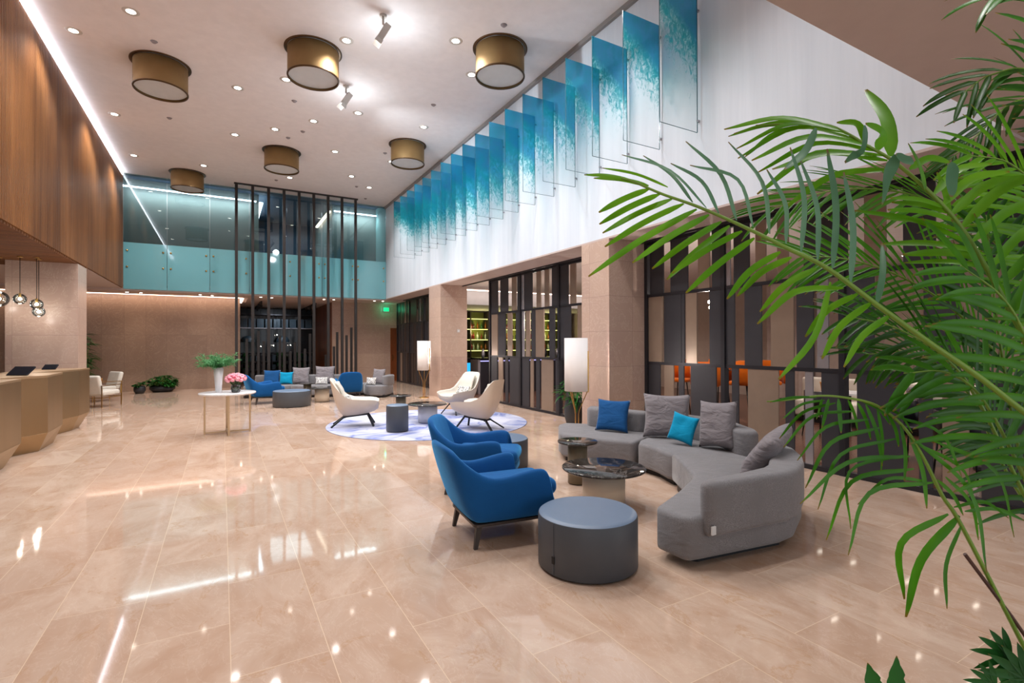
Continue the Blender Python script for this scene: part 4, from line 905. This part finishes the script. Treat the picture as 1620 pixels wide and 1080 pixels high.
# areca palm in the right foreground --------------------------------------------------
FV = Vector((.4950,.8689,.004)); RV = Vector((.8689,-.4950,-.003)); UV = Vector((-.0006,-.0046,1))
def W(u, v, d): return Vector((0,0,1.65))+FV*d+RV*((u-810)/805*d)+UV*((540-v)/805*d)
palm = thing('areca_palm', 'large areca palm arching in from the right foreground', 'palm', (2.72,.28,0))
palm_o = Vector((2.72,.28,0))
MB().lathe([(.2,0),(.3,.05),(.33,.5),(.3,.5),(.29,.44),(0,.44)], 40).build('pot', 'pot', palm)
def frond(pts, nleaf, L, Wd, mats='leaf', a0=35, a1=62, droop=.5, side='both', start=.25, seed=0, stemr=.008, lup=0., jitter=.1, fold=.2, tipf=.5, face=0., up=1., upa=1.):
    """pts: rachis points, base first; leaflets from start..1 of its length"""
    random.seed(seed); path = catmull(pts, 10); N = len(path)
    cum = [0]
    for i in range(1, N): cum.append(cum[-1]+(path[i]-path[i-1]).length)
    T_ = cum[-1]
    fr = MB(); fr.tube([p-palm_o for p in path], [lerp(stemr, .002, i/(N-1)) for i in range(N)], 6)
    ob = MB(); 
    for k in range(nleaf):
        s_ = lerp(start, 1, (k+.5)/nleaf)*T_
        i = max(j for j in range(N) if cum[j] <= s_); i = min(i, N-2); f = (s_-cum[i])/max(1e-6, cum[i+1]-cum[i]); p = path[i].lerp(path[i+1], f)
        tg_ = (path[min(i+2,N-1)]-path[max(i-1,0)]).normalized(); sd = tg_.cross(Vector((0,0,1))*(1-face)-FV*face); sd = sd.normalized() if sd.length > .1 else Vector((1,0,0)); nn = sd.cross(tg_).normalized()
        rel = (k+.5)/nleaf; ang = R(lerp(a1, a0, rel)); ll = L*(lerp(.75, 1, min(1, rel*3)) if rel < .6 else lerp(1, tipf, (rel-.6)/.4))
        for q in (-1, 1):
            if side == 'l' and q > 0 or side == 'r' and q < 0: continue
            jj = random.uniform(-jitter, jitter)
            aa = (ang*upa if q > 0 else ang)+jj; lq = up if q > 0 else 1
            d_ = tg_*math.cos(aa)+sd*q*math.sin(aa)+nn*(lup+random.uniform(-jitter, jitter))
            leaf_blade(ob, p-palm_o, d_, nn, lq*ll*random.uniform(.85,1.1), Wd*random.uniform(.85,1.1), droop*random.uniform(.7,1.3), 7, fold, profile=lambda f: min(1, f*6+.25)*(1-max(0, (f-.6)/.4)**2.4*.8))
    o = ob.build('frond', mats, palm); fr.build('leaf_stalk', 'stem', o)
    return o
BASE = Vector((2.68,.30,.45))
def fr_px(px, *a, mid=None, **k):
    P_ = [BASE+Vector((random.uniform(-.06,.06),random.uniform(-.06,.06),0))]+([Vector(mid)] if mid else [])+[W(*q) for q in px]
    return frond(P_, *a, **k)
def ribbon(mb, pts, w_, nrm, n=5, blunt=.75, fold=.22):
    path = catmull(pts, n); N = len(path); vs = []; att = []
    for i in range(N):
        f = i/(N-1); t_ = (path[min(i+1,N-1)]-path[max(i-1,0)]).normalized(); sd = t_.cross(nrm).normalized(); up_ = sd.cross(t_)
        ww = w_*min(1, f*5+.3)*(1-blunt*max(0, (f-.6)/.4)**2.2)/2
        vs += [path[i]-sd*ww+up_*ww*fold, path[i], path[i]+sd*ww+up_*ww*fold]; att += [f]*3
    fs = []
    for k in range(N-1): o = k*3; fs += [(o,o+3,o+4,o+1), (o+1,o+4,o+5,o+2)]
    mb.add([v-palm_o for v in vs], fs, True); mb.attr = (mb.attr or [])+att
def traced(rachis, leaflets, ox, oy, sc, d, mat, wd, stem_r=.008, seed=1):
    """rachis and leaflets measured on the photograph, set at their own distance d from the lens with depth of their own"""
    random.seed(seed); q = lambda p, dd=0: W(ox+p[0]/sc, oy+p[1]/sc, d+dd)
    P_ = [BASE+Vector((.3*0,0,0))]+[q(p) for p in rachis]; path = catmull(P_, 8); N = len(path)
    mb = MB()
    for L in leaflets:
        a, b = L[0], L[1]; bul = L[2] if len(L) > 2 else .025; wk = L[3] if len(L) > 3 else 1; dp = random.uniform(-.10, .10)
        m_ = ((a[0]+b[0])/2-(b[1]-a[1])*bul, (a[1]+b[1])/2+(b[0]-a[0])*bul)
        ribbon(mb, [q(a), q(m_, dp*.4), q(b, dp)], wd*wk, (-FV+UV*random.uniform(.1,.5)+RV*random.uniform(-.3,.3)).normalized())
    o = mb.build('frond', mat, palm)
    st = MB(); st.tube([p-palm_o for p in path], [lerp(stem_r, .0022, k/(N-1)) for k in range(N)], 6); st.build('leaf_stalk', 'stem', o)
    return o
# A: bright frond reaching far left over the wall, with pale arching leaflets on its upper side
RA = [(2040,1560),(1560,1130),(1270,920),(1090,790),(900,650),(760,580),(620,510),(440,430),(300,380),(195,335),(150,322)]
traced(RA, [((250,362),(68,447)),((290,380),(70,490)),((335,398),(82,522)),((378,415),(90,572)),((425,435),(30,680)),((470,455),(190,630)),((515,480),(262,652)),((545,495),(315,692)),((590,515),(335,668)),((635,540),(385,740)),((730,590),(535,762),.08),((770,610),(572,752),.08),((860,650),(655,808),.08),((960,722),(645,853),.16),((912,700),(722,1055),-.1),((195,335),(15,310),.04,.8),((250,350),(50,322),.04,.8),((320,355),(80,285),.05,.6),
  ((1010,745),(820,900),.1),((1060,775),(880,980),.1),((1130,820),(960,1010),.1)], 918, 142, 2.3034, 1.33, 'leafy', .017, .009, 1)
oo = traced(RA[:7], [((410,410),(230,240),.08,.7),((460,430),(152,237),.12,.7),((505,450),(330,268),.14,.8),((570,475),(385,188),.12,.8),((630,500),(400,275),.26,.8),((690,525),(540,190),.14,.9),((750,560),(680,290),.12,.8),((805,590),(765,210),.08),((865,620),(800,250),.08,1.1),((920,650),(900,215),.05,1.2),((985,700),(960,300),.05,1.3),((1080,780),(1100,560),.05,1.2),((1150,235),(1100,420),.05,2.9),((1035,130),(965,265),-.2,2),((1360,265),(1350,390),.05,2.6),((860,140),(745,290),-.1,1.4),((1215,262),(1150,235),-.1,2)], 918, 142, 2.3034, 1.36, 'leafs', .014, .004, 2); oo['label'] = 'pale silvery green leaflets'
# B: upright frond whose tip bends left
RB = [(2000,1500),(1700,1080),(1600,870),(1480,650),(1380,490),(1270,370),(1180,290),(1120,245),(1040,200),(985,165),(900,128),(760,125),(640,130)]
traced(RB, [((1085,220),(1040,125),.35,1.8),((1040,195),(935,120),.3,1.2),((960,150),(525,145),.10),((1000,170),(570,215),.16,.8),((1030,190),(575,250),.18,.8),((1060,205),(625,258),.14,.9),((1090,225),(650,300),.15,.9),((1110,240),(700,290),.08),((1120,258),(645,380),.18,1.1),((1125,290),(745,430),.12,1.1),((900,130),(560,160),.08,.7),((860,128),(600,245),.12,.7),((800,126),(540,170),.06,.6),((1330,430),(1130,395),.06),((1350,450),(1135,410),.05),((1370,480),(1120,437),.06),((1400,520),(1110,470),.05),((1480,600),(1095,562),.05,1.3),((1500,620),(1175,600),.05,1.3),((1530,660),(1180,630),.05),((1440,570),(1000,440),.06),
  ((1200,290),(1350,265),-.18,1.2),((1290,380),(1500,270),-.16,1.3),((1320,420),(1565,298),-.14,1.4),((1350,455),(1630,315),-.12,1.5),((1390,500),(1740,300),-.12,1.6),((1430,550),(1740,400),-.12,1.6),((1500,640),(1760,470),-.12,1.6),((1540,700),(1760,560),-.1,1.6),((1260,370),(1195,195),.05,.8),((1345,462),(1300,300),.05,.9),((1590,830),(1400,560),.05,1.2),((1130,243),(1040,0),.12,2.5),((1560,820),(1640,560),.1,1.8),((1650,900),(1740,620),.1,1.8)], 918, 142, 2.3034, 1.5, 'leafy', .018, .009, 3)
# D: low drooping arch over the floor
RD = [(1800,1300),(1617,950),(1390,510),(1320,400),(1250,260),(1180,150),(1080,70),(960,40),(860,35),(750,50),(680,55)]
traced(RD, [((880,45),(860,120),0,.8),((905,45),(880,150),0,.9),((940,45),(950,170),0),((975,50),(1010,160),-.05),((1010,60),(1058,195),-.05),((1040,66),(1100,290),-.05),((1080,75),(1095,315),-.05),((1120,100),(1160,220),-.06),((1165,135),(1180,345),-.05),((1200,180),(1262,445),-.06),((1235,240),(1290,360),-.05),((1300,340),(1395,470),-.08),
  ((860,40),(690,58),.05,.6),((890,50),(735,120),.12,.6),((930,60),(725,190),.14,.7),((1000,90),(740,222),.18,.7),((1050,120),(790,270),.18,.8),((1090,150),(820,370),.2),((1150,190),(865,448),.24,.8),((1200,255),(800,428),.16),((1215,300),(895,560),.26,1.1),((1285,350),(975,615),.30,1.1),((1180,250),(985,520),.38,.7),((1260,345),(1010,430),.2,.8),
  ((1200,180),(1480,680),-.16,1.1),((1150,110),(1390,330),-.2,.8),((1255,220),(1440,480),-.2),((1290,200),(1580,550),-.22,1.1),((1330,330),(1450,560),-.14),((1400,455),(1620,490),-.12,.9),((1380,470),(1185,840),.12,2.2),((1340,465),(1180,775),.30,1.5),((1390,500),(1335,810),.10,.9),((1360,440),(1560,480),-.2,.8),((1080,70),(1210,170),-.15,.8),((1020,50),(1130,140),-.12,.8)], 918, 611, 2.3034, 1.5, 'leaf', .0125, .007, 6)
# upper right
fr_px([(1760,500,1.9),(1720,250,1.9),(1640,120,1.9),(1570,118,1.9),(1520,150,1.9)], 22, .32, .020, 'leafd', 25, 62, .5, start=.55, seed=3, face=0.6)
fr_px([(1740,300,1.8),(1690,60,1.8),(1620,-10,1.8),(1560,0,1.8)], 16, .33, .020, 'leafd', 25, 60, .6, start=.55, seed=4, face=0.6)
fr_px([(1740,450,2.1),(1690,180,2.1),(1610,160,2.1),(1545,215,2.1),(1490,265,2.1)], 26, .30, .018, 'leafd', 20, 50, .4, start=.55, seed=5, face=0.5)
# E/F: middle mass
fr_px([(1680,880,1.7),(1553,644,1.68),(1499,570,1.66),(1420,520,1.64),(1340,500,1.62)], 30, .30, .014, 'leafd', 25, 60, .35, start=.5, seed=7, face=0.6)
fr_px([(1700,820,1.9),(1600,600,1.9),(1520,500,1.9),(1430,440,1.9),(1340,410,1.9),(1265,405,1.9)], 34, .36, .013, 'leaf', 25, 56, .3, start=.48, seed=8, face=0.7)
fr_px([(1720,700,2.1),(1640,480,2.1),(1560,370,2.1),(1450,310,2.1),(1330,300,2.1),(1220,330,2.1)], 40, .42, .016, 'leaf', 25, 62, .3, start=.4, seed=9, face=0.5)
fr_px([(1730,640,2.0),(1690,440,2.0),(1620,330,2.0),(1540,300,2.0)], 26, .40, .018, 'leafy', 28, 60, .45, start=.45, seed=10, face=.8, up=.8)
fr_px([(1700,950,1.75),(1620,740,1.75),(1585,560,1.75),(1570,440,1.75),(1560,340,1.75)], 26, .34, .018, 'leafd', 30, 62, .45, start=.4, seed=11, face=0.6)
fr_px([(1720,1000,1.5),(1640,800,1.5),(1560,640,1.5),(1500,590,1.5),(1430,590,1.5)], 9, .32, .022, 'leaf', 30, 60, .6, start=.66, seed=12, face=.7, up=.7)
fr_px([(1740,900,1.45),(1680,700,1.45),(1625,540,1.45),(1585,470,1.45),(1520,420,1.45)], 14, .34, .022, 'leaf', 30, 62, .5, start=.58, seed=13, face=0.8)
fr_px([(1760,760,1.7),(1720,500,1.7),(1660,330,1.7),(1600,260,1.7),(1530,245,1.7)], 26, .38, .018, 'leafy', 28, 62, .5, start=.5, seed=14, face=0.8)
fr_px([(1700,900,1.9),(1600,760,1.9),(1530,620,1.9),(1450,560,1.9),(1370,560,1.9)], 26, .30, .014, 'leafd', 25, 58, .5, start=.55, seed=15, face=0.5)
MB().tube([BASE-palm_o, W(1740,1190,1.52)-palm_o, W(1680,1090,1.5)-palm_o, W(1600,975,1.5)-palm_o, W(1526,876,1.5)-palm_o], .005, 6).build('dry_stalk', 'stemd', palm)
stm = MB()
for k in range(5): a = k*1.3; stm.tube([(.06*math.cos(a),.06*math.sin(a),.4), (.1*math.cos(a),.1*math.sin(a),.8), (.02+.16*math.cos(a),.16*math.sin(a),1.3)], [.02,.018,.012], 8)
stm.build('trunk', 'stem', palm)

# philodendron and small leafy plant at the lower right edge
def lobed(mb, c, right, up, s_):
    c = Vector(c); right = Vector(right).normalized(); up = Vector(up).normalized()
    n = 9; vs = [c]; 
    for k in range(n*2+1):
        a = R(-150+300*k/(n*2)); r_ = s_*(1 if k % 2 else .45)*(1-.25*abs(k-n)/n); vs.append(c+up*math.cos(a)*r_+right*math.sin(a)*r_*.8)
    fs = [(0, i, i+1) for i in range(1, n*2+1)]; mb.add(vs, fs, True); mb.attr = (mb.attr or [])+[0]*len(vs)
tp = thing('leafy_plant', 'split leaved green plant poking in at the lower right corner', 'plant', (1.83,.42,0))
MB().lathe([(.14,0),(.2,.05),(.2,.42),(.17,.42),(.16,.38),(0,.38)], 28).build('pot', 'pot', tp)
lf = MB(); so = Vector((1.83,.42,0)); lst = MB()
for u, v, d, s_ in ((1598,1040,1.32,.10),(1625,1075,1.3,.12),(1575,1085,1.3,.08),(1610,1110,1.3,.1)):
    c = W(u,v,d)-so; lst.tube([(0,0,.38), (c.x*.5,c.y*.5,(c.z+.38)/2+.05), c], .005, 5)
    d0 = Vector((-RV.x*.9+.0, -RV.y*.9, .35))
    for k in range(7):
        a = R(-75+25*k); d_ = Vector(d0).normalized()*math.cos(a)+UV*math.sin(a); leaf_blade(lf, c, d_, FV*-1, s_*(1.1-.25*abs(k-3)/3), s_*.2, .3, 6, .1)
lst.build('stems', 'stem', tp); lf.build('leaves', 'shrub', tp)
tp = thing('leafy_plant', 'small crinkled dark leaves rising at the bottom edge', 'plant', (1.42,.68,0))
MB().lathe([(.1,0),(.14,.04),(.14,.4),(.12,.4),(.11,.36),(0,.36)], 28).build('pot', 'pot', tp)
so = Vector((1.42,.68,0)); lf = MB(); lst = MB()
for u, v, a_, s_ in ((1380,1100,1,.085),(1408,1098,-1,.10)):
    c = W(u,v,1.3)-so; lst.tube([(0,0,.36), c], .005, 5); leaf_blade(lf, c, UV+RV*.15*-a_, FV*-1, s_, .05, .1, 10, .25, profile=lambda f: (.5+.5*math.sin(PI*f))*(1-.9*f**3)*(1+.12*math.sin(f*22)))
lst.build('stems', 'stem', tp); lf.build('leaves', 'shrub', tp)

# ------------------------------------------------------------ dark display wall at the corridor end
struct(Box((.6,28.3,0), (4.05,28.5,3.5), 'wall_display', 'black'))
t = thing('display_shelving', 'dark glazed display shelving at the end of the corridor', 'shelving', (.62,27,0))
Box((0,.5,0), (3.4,.6,3.1), 'back_panel', 'darkglass', t)
for z in (0, .4, .8, 1.2, 2.4, 3.05): Box((0,0,z), (3.4,.5,z+.04), 'shelf', 'silverp' if z == 2.4 else 'dark', t)
for k in range(8): Box((k*.485,0,0), (k*.485+.03,.5,1.24), 'divider', 'dark', t)
for k in (0, 1): Box((k*3.37,0,0), (k*3.37+.03,.5,3.09), 'side_panel', 'dark', t)
random.seed(9)
for k in range(9):
    x = .72+k*.36; o = tag(Box((x,27.05,2.442), (x+.3,27.4,2.87), 'storage_box', 'bluep', bevel=.01), 'blue grey box on the high display shelf, %s from the left' % ORD[k], 'box', 'boxes on the high display shelf')
n_ = 0
for r_, z in enumerate((.042,.442,.842)):
    for k in range(14):
        x = .68+k*.235; h_ = random.uniform(.2,.3)
        tag(Box((x,27.05,z), (x+.17,27.35,z+h_), 'crate', random.choice(('bluep','dark','bluep')), bevel=.006), 'dark crate on the %s display shelf, %s from the left' % (('bottom','second','third')[r_], ORD[k]), 'crate', 'crates on the %s display shelf' % ('bottom','second','third')[r_])
for k, (x, s_) in enumerate(((.95,.22),(2.5,.3),(3.3,.2))):
    t = thing('potted_plant', 'green plant on the display shelving, %s from the left' % ORD[k], 'potted plant', (x,26.75,0), 0, 'plants before the display shelving')
    MB().lathe([(.12,0),(.16,.5),(.13,.5),(0,.45)], 20).build('pot', 'pot', t); lf = MB(); random.seed(k)
    for q in range(60): a = random.uniform(0,2*PI); leaf_blade(lf, (0,0,.5+random.uniform(0,.7)), (math.cos(a),math.sin(a),random.uniform(-.1,.8)), (0,0,1), s_, .07, .8, 4)
    lf.build('leaves', 'grnsh', t)
for k, (x, z) in enumerate(((1.6,1.55),(2.15,1.6),(2.3,2.1),(2.9,1.6))):
    t = thing('display_lamp', 'small glowing lamp on the display shelving, %s from the left' % ORD[k], 'lamp', (x,26.9,z), 0, 'small lamps of the display shelving'); MB().ball((0,0,0), .016, 10, 6).build('bulb', 'bulb', t); MB().tube([(0,0,.03),(0,0,3.42-z)], .005, 5).build('cord', 'black', t)
for k, x in enumerate((1.05, 2.55)):
    t = thing('globe_shade', 'blue grey domed shade hanging in the display, %s from the left' % ORD[k], 'pendant lamp', (x,26.8,1.75), 0, 'domed shades in the display'); MB().lathe([(.3,0),(.28,.12),(.2,.24),(.05,.3)], 24, cap=False).build('dome', 'bluep', t); MB().tube([(0,0,.3),(0,0,1.67)], .006, 5).build('cord', 'black', t)
spot('display_beam', (2.3,25.8,3.3), 90, (.8,.9,1), R(120), .8, .05, (2.3,27.2,1.6))

# ------------------------------------------------------------ bar room behind the dividers
struct(Box((6.72,-6,3.55), (16,24,3.7), 'ceiling_bar', 'barceil'))
struct(Box((14.5,-6,0), (14.6,24,3.6), 'wall_bar_right', 'barw'))
struct(Box((6.9,20.0,0), (14.6,20.1,3.6), 'wall_bar_back', 'barw'))
struct(Box((6.9,16.6,3.05), (14.5,20,3.1), 'ceiling_bar_drop', 'barceil')); struct(Box((6.9,16.55,3.05), (14.5,16.6,3.55), 'trim_5', 'whitew'))
tag(Box((7,16.2,3.52), (14.4,16.26,3.54), 'light_strip', 'emwarm'), 'white light strip across the bar ceiling above the bottle shelves', 'light strip')
area('bar_cove', (10.5,16.0,3.45), 7, .1, 9, (1,.95,.92), target=(10.5,16.6,3.2))
t = thing('back_bar_shelving', 'yellow green lit bottle shelving on the bar back wall', 'shelving', (8.2,19.4,0))
Box((0,.42,.9), (5.9,.47,3.0), 'back_panel', P('olive mirror', '#8a8a3c', .35, .1), t)
for z in (1.34,1.80,2.24,2.68):
    sh_ = Box((0,.05,z), (5.9,.42,z+.025), 'shelf', 'glasse', t); Box((0,.03,z-.004), (5.9,.055,z+.028), 'shelf_light', 'shelfl', sh_)
for k in range(8): Box((k*.84,.0,.9), (k*.84+.05,.42,3.0), 'upright', 'darkbrown', t)
Box((0,-.1,0), (5.95,.45,.9), 'base_cabinet', 'navy', t)
for x in (9.2,11,12.8): point('shelf_glow', (x,19.1,2.2), 22, (1,.95,.45), .1)
bot = {}
for nm, c in (('amber','#8a4a12'),('dark red','#6e1410'),('green','#1f4a1c'),('clear','#b7b6a0'),('brown','#3f2412')): bot[nm] = P(nm+' bottle glass', c, .15, 0, spec=.6)
random.seed(21)
for r_, z in enumerate((1.366,1.826,2.266)):
    for k in range(30):
        nm = random.choice(list(bot)); h_ = random.uniform(.26,.33); w_ = random.uniform(.035,.05)
        x = 8.32+k*.19+.02*(random.random()); 
        if abs(((x-8.2) % .84)) < .1: x += .09
        o = MB().lathe([(w_,0),(w_,h_*.6),(w_*.35,h_*.75),(w_*.35,h_*.97),(0,h_)], 12).build('bottle', bot[nm]); o.location = (x,19.58,z)
        row = ('lowest','middle','top')[r_]; pos = (ORD[k]+' from the left') if k < 20 else (ORD[29-k]+' from the right')
        tag(o, '%s bottle on the %s lit bar shelf, %s' % (nm, row, pos), 'bottle', 'bottles on the %s lit bar shelf' % row)
t = thing('bar_counter', 'dark bar counter with a pale lit front edge behind the divider', 'bar counter', (7.35,15.0,0))
Box((0,0,0), (5.5,.6,1.12), 'counter_body', 'navy', t); Box((-.05,-.08,1.12), (5.55,.65,1.18), 'counter_top', 'darkglass', t); Box((0,-.01,1.06), (5.5,0,1.09), 'light_edge', E('pale violet edge light', '#b9b4ff', 1.5), t); Box((-.08,0,0), (0,.6,1.12), 'end_panel', 'silverp', t)
t = thing('drinks_fridge', 'blue glowing drinks fridge between pillar and bar counter', 'fridge', (7.55,17.6,0)); Box((0,0,0), (.7,.6,1.1), 'cabinet', 'black', t); Box((.04,-.02,.52), (.66,0,.92), 'lit_door', 'embl', t)
random.seed(4)
for k in range(7):
    x = 7.6+k*.5; o = MB().lathe([(.04,0),(.06,.1),(.05,.22),(.02,.28),(0,.3)], 12).build('shaker', random.choice(('silverp','plastic','black'))); o.location = (x,15.3,1.182); tag(o, 'dark bar jug on the bar counter, %s from the pillar end' % ORD[k], 'jug', 'jugs on the bar counter')
def stool(label, x, y, rz, h=.82, mat='orange'):
    t = thing('bar_stool', label, 'bar stool', (x, y, 0), rz, 'orange tub seats in the bar')
    soft(rrect(-.24,-.24,.26,.24,.1), h-.08, h, .03).build('seat', mat, t)
    G = [[(.27*math.cos(R(a))*(1.0), .29*math.sin(R(a)), z) for a in range(70, 291, 10)] for z in (h-.05, h+.2, h+.44)]
    ob = MB().grid(G).build('backrest', mat, t); md = ob.modifiers.new('s','SOLIDIFY'); md.thickness = .05
    for a in (45,135,225,315): MB().tube([(.15*math.cos(R(a)),.15*math.sin(R(a)),h-.08), (.24*math.cos(R(a)),.24*math.sin(R(a)),.0)], .014, 6).build('leg', 'black', t)
    return t
s0 = stool('orange tub bar stool nearest the near pillar, seen through the divider', 9.43,8.5,R(200))
for x, y, a, L in ((10.2,8.0,160,'orange tub bar stool beside the one nearest the pillar'),(9.75,7.1,120,'orange tub bar stool half hidden by a dark divider panel'),(8.9,7.3,40,'orange tub bar stool at the high table, nearest the divider'),(10.4,6.9,220,'orange tub bar stool farthest from the divider')): dup(s0, (x,y,0), R(a), L)
t = thing('high_table', 'dark high table among the orange stools', 'table', (9.7,7.75,0)); MB().lathe([(.35,1.03),(.35,1.06)], 32).build('table_top', 'ctop', t); MB().lathe([(.25,0),(.25,.02),(.04,.04),(.04,1.03)], 24).build('pedestal', 'black', t)
# curtains and banquette
for k, (y0, y1, L) in enumerate(((2.2,4.4,'nearest the palm'),(5.2,7.0,'next to the banquette'),(8.2,9.6,'farthest along the bar wall'))):
    G = []; n_ = int((y1-y0)/.04)
    for z in (.03, 3.5): G.append([(14.3+.05*math.sin(j*1.3), y0+j*.04, z) for j in range(n_)])
    tag(MB().grid(G).build('curtain', 'curtain'), 'tall taupe curtain in the bar, '+L, 'curtain', 'taupe curtains in the bar')
t = thing('banquette', 'long beige banquette along the bar seen through the divider', 'bench', (10.6,2.6,0)); soft(rrect(0,0,.65,4.0,.06), .12, .46, .05).build('seat', 'white', t); soft(rrect(.5,0,.72,4.0,.06), .40, .9, .05).build('backrest', 'white', t); Box((.05,.1,0), (.6,3.9,.13), 'plinth', 'black', t)
cushion('bright orange cushion on the beige banquette in the bar', (10.98,4.9,.463), R(90)-PI, -.2, .42,.42,.12,'orange',2)
cushion('striped cushion beside the orange one on the banquette', (10.98,4.35,.463), R(90)-PI, -.2, .42,.4,.12,'greyc',3)
cushion('tan cushion at the far end of the banquette', (10.98,5.9,.463), R(90)-PI, -.2, .4,.38,.12,'tan',4)
for k, (x, y) in enumerate(((9.9,3.3),(9.9,5.0),(8.6,2.6))):
    t = thing('dining_table', 'white topped bar table, %s from the palm side' % ORD[k], 'table', (x,y,0), 0, 'white topped bar tables'); MB().box((-.35,-.35,.72), (.35,.35,.75)).build('table_top', 'vase', t); MB().lathe([(.22,0),(.22,.02),(.03,.04),(.03,.72)], 20).build('pedestal', 'black', t)
def dchair(label, x, y, rz):
    t = thing('dining_chair', label, 'chair', (x,y,0), rz, 'dark bar chairs'); soft(rrect(-.22,-.22,.24,.22,.08), .42, .48, .025).build('seat', 'navy', t)
    G = [[(.25*math.cos(R(a)), .25*math.sin(R(a)), z) for a in range(110, 251, 10)] for z in (.45, .8)]; ob = MB().grid(G).build('backrest', 'navy', t); md = ob.modifiers.new('s','SOLIDIFY'); md.thickness = .03
    for sx_, sy_ in ((.18,.18),(.18,-.18),(-.18,.18),(-.18,-.18)): MB().tube([(sx_,sy_,.43),(sx_*1.2,sy_*1.2,0)], .012, 6).build('leg', 'black', t)
    return t
c0 = dchair('dark tub chair at the bar table nearest the divider', 7.9,2.7,0)
for x, y, a, L in ((9.2,3.4,10,'dark tub chair facing the banquette, near the palm'),(9.2,5.1,-10,'dark tub chair facing the banquette, beside the orange cushion'),(8.5,3.4,-90,'dark tub chair with its back to the high stools')): dup(c0, (x,y,0), R(a), L)
# bar lights
for k, (x, y, z, L) in enumerate(((7.75,14.2,2.25,'at the pillar end of the bar'),(8.1,12.6,2.3,'second from the pillar end'),(7.6,9.3,2.35,'by the near pillar'),(7.75,6.3,2.4,'behind the near divider, upper one'),(7.75,6.28,2.3,'behind the near divider, lower one'),(11.5,4.0,1.75,'over the banquette'))):
    t = thing('bar_pendant', 'small bright pendant bulb in the bar, '+L, 'pendant lamp', (x,y,z), 0, 'small pendant bulbs in the bar'); MB().ball((0,0,0), .03, 10, 6).build('bulb', 'bulbo' if k in (0,1,5) else 'bulb', t); point('bar_pendant_glow', (x, y, z-.06), 30, (1,.88,.78), .05); MB().tube([(0,0,.03),(0,0,3.55-z)], .004, 5).build('cord', 'black', t)
t = None
n_ = 0
for x in (9.93,12.88):
    for y in (3.3,4.0,4.6,5.3,6.05,7.2) if x < 11 else (4.2,4.85,5.35,6.45,7.2):
        L = 'small linear ceiling light in the bar, %s of the %s row' % (ORD[n_ % 6 if x < 11 else n_-6], 'nearer' if x < 11 else 'farther'); n_ += 1
        if t is None:
            t = thing('linear_light', L, 'ceiling light', (x,y,3.55), 0, 'linear lights of the bar ceiling'); Box((-.12,-.04,-.03), (.12,.04,0), 'housing', 'whitep', t); Box((-.11,-.03,-.034), (.11,.03,-.03), 'lens', 'emsoft', t)
        else: dup(t, (x,y,3.55), 0, L)
for x, y in ((8.5,4),(11.5,4),(8.8,8),(12,8),(9,12.5),(12,12.5),(8,17.5)): spot('bar_beam', (x,y,3.4), 190, (1,.9,.84), R(130), .8, .1)
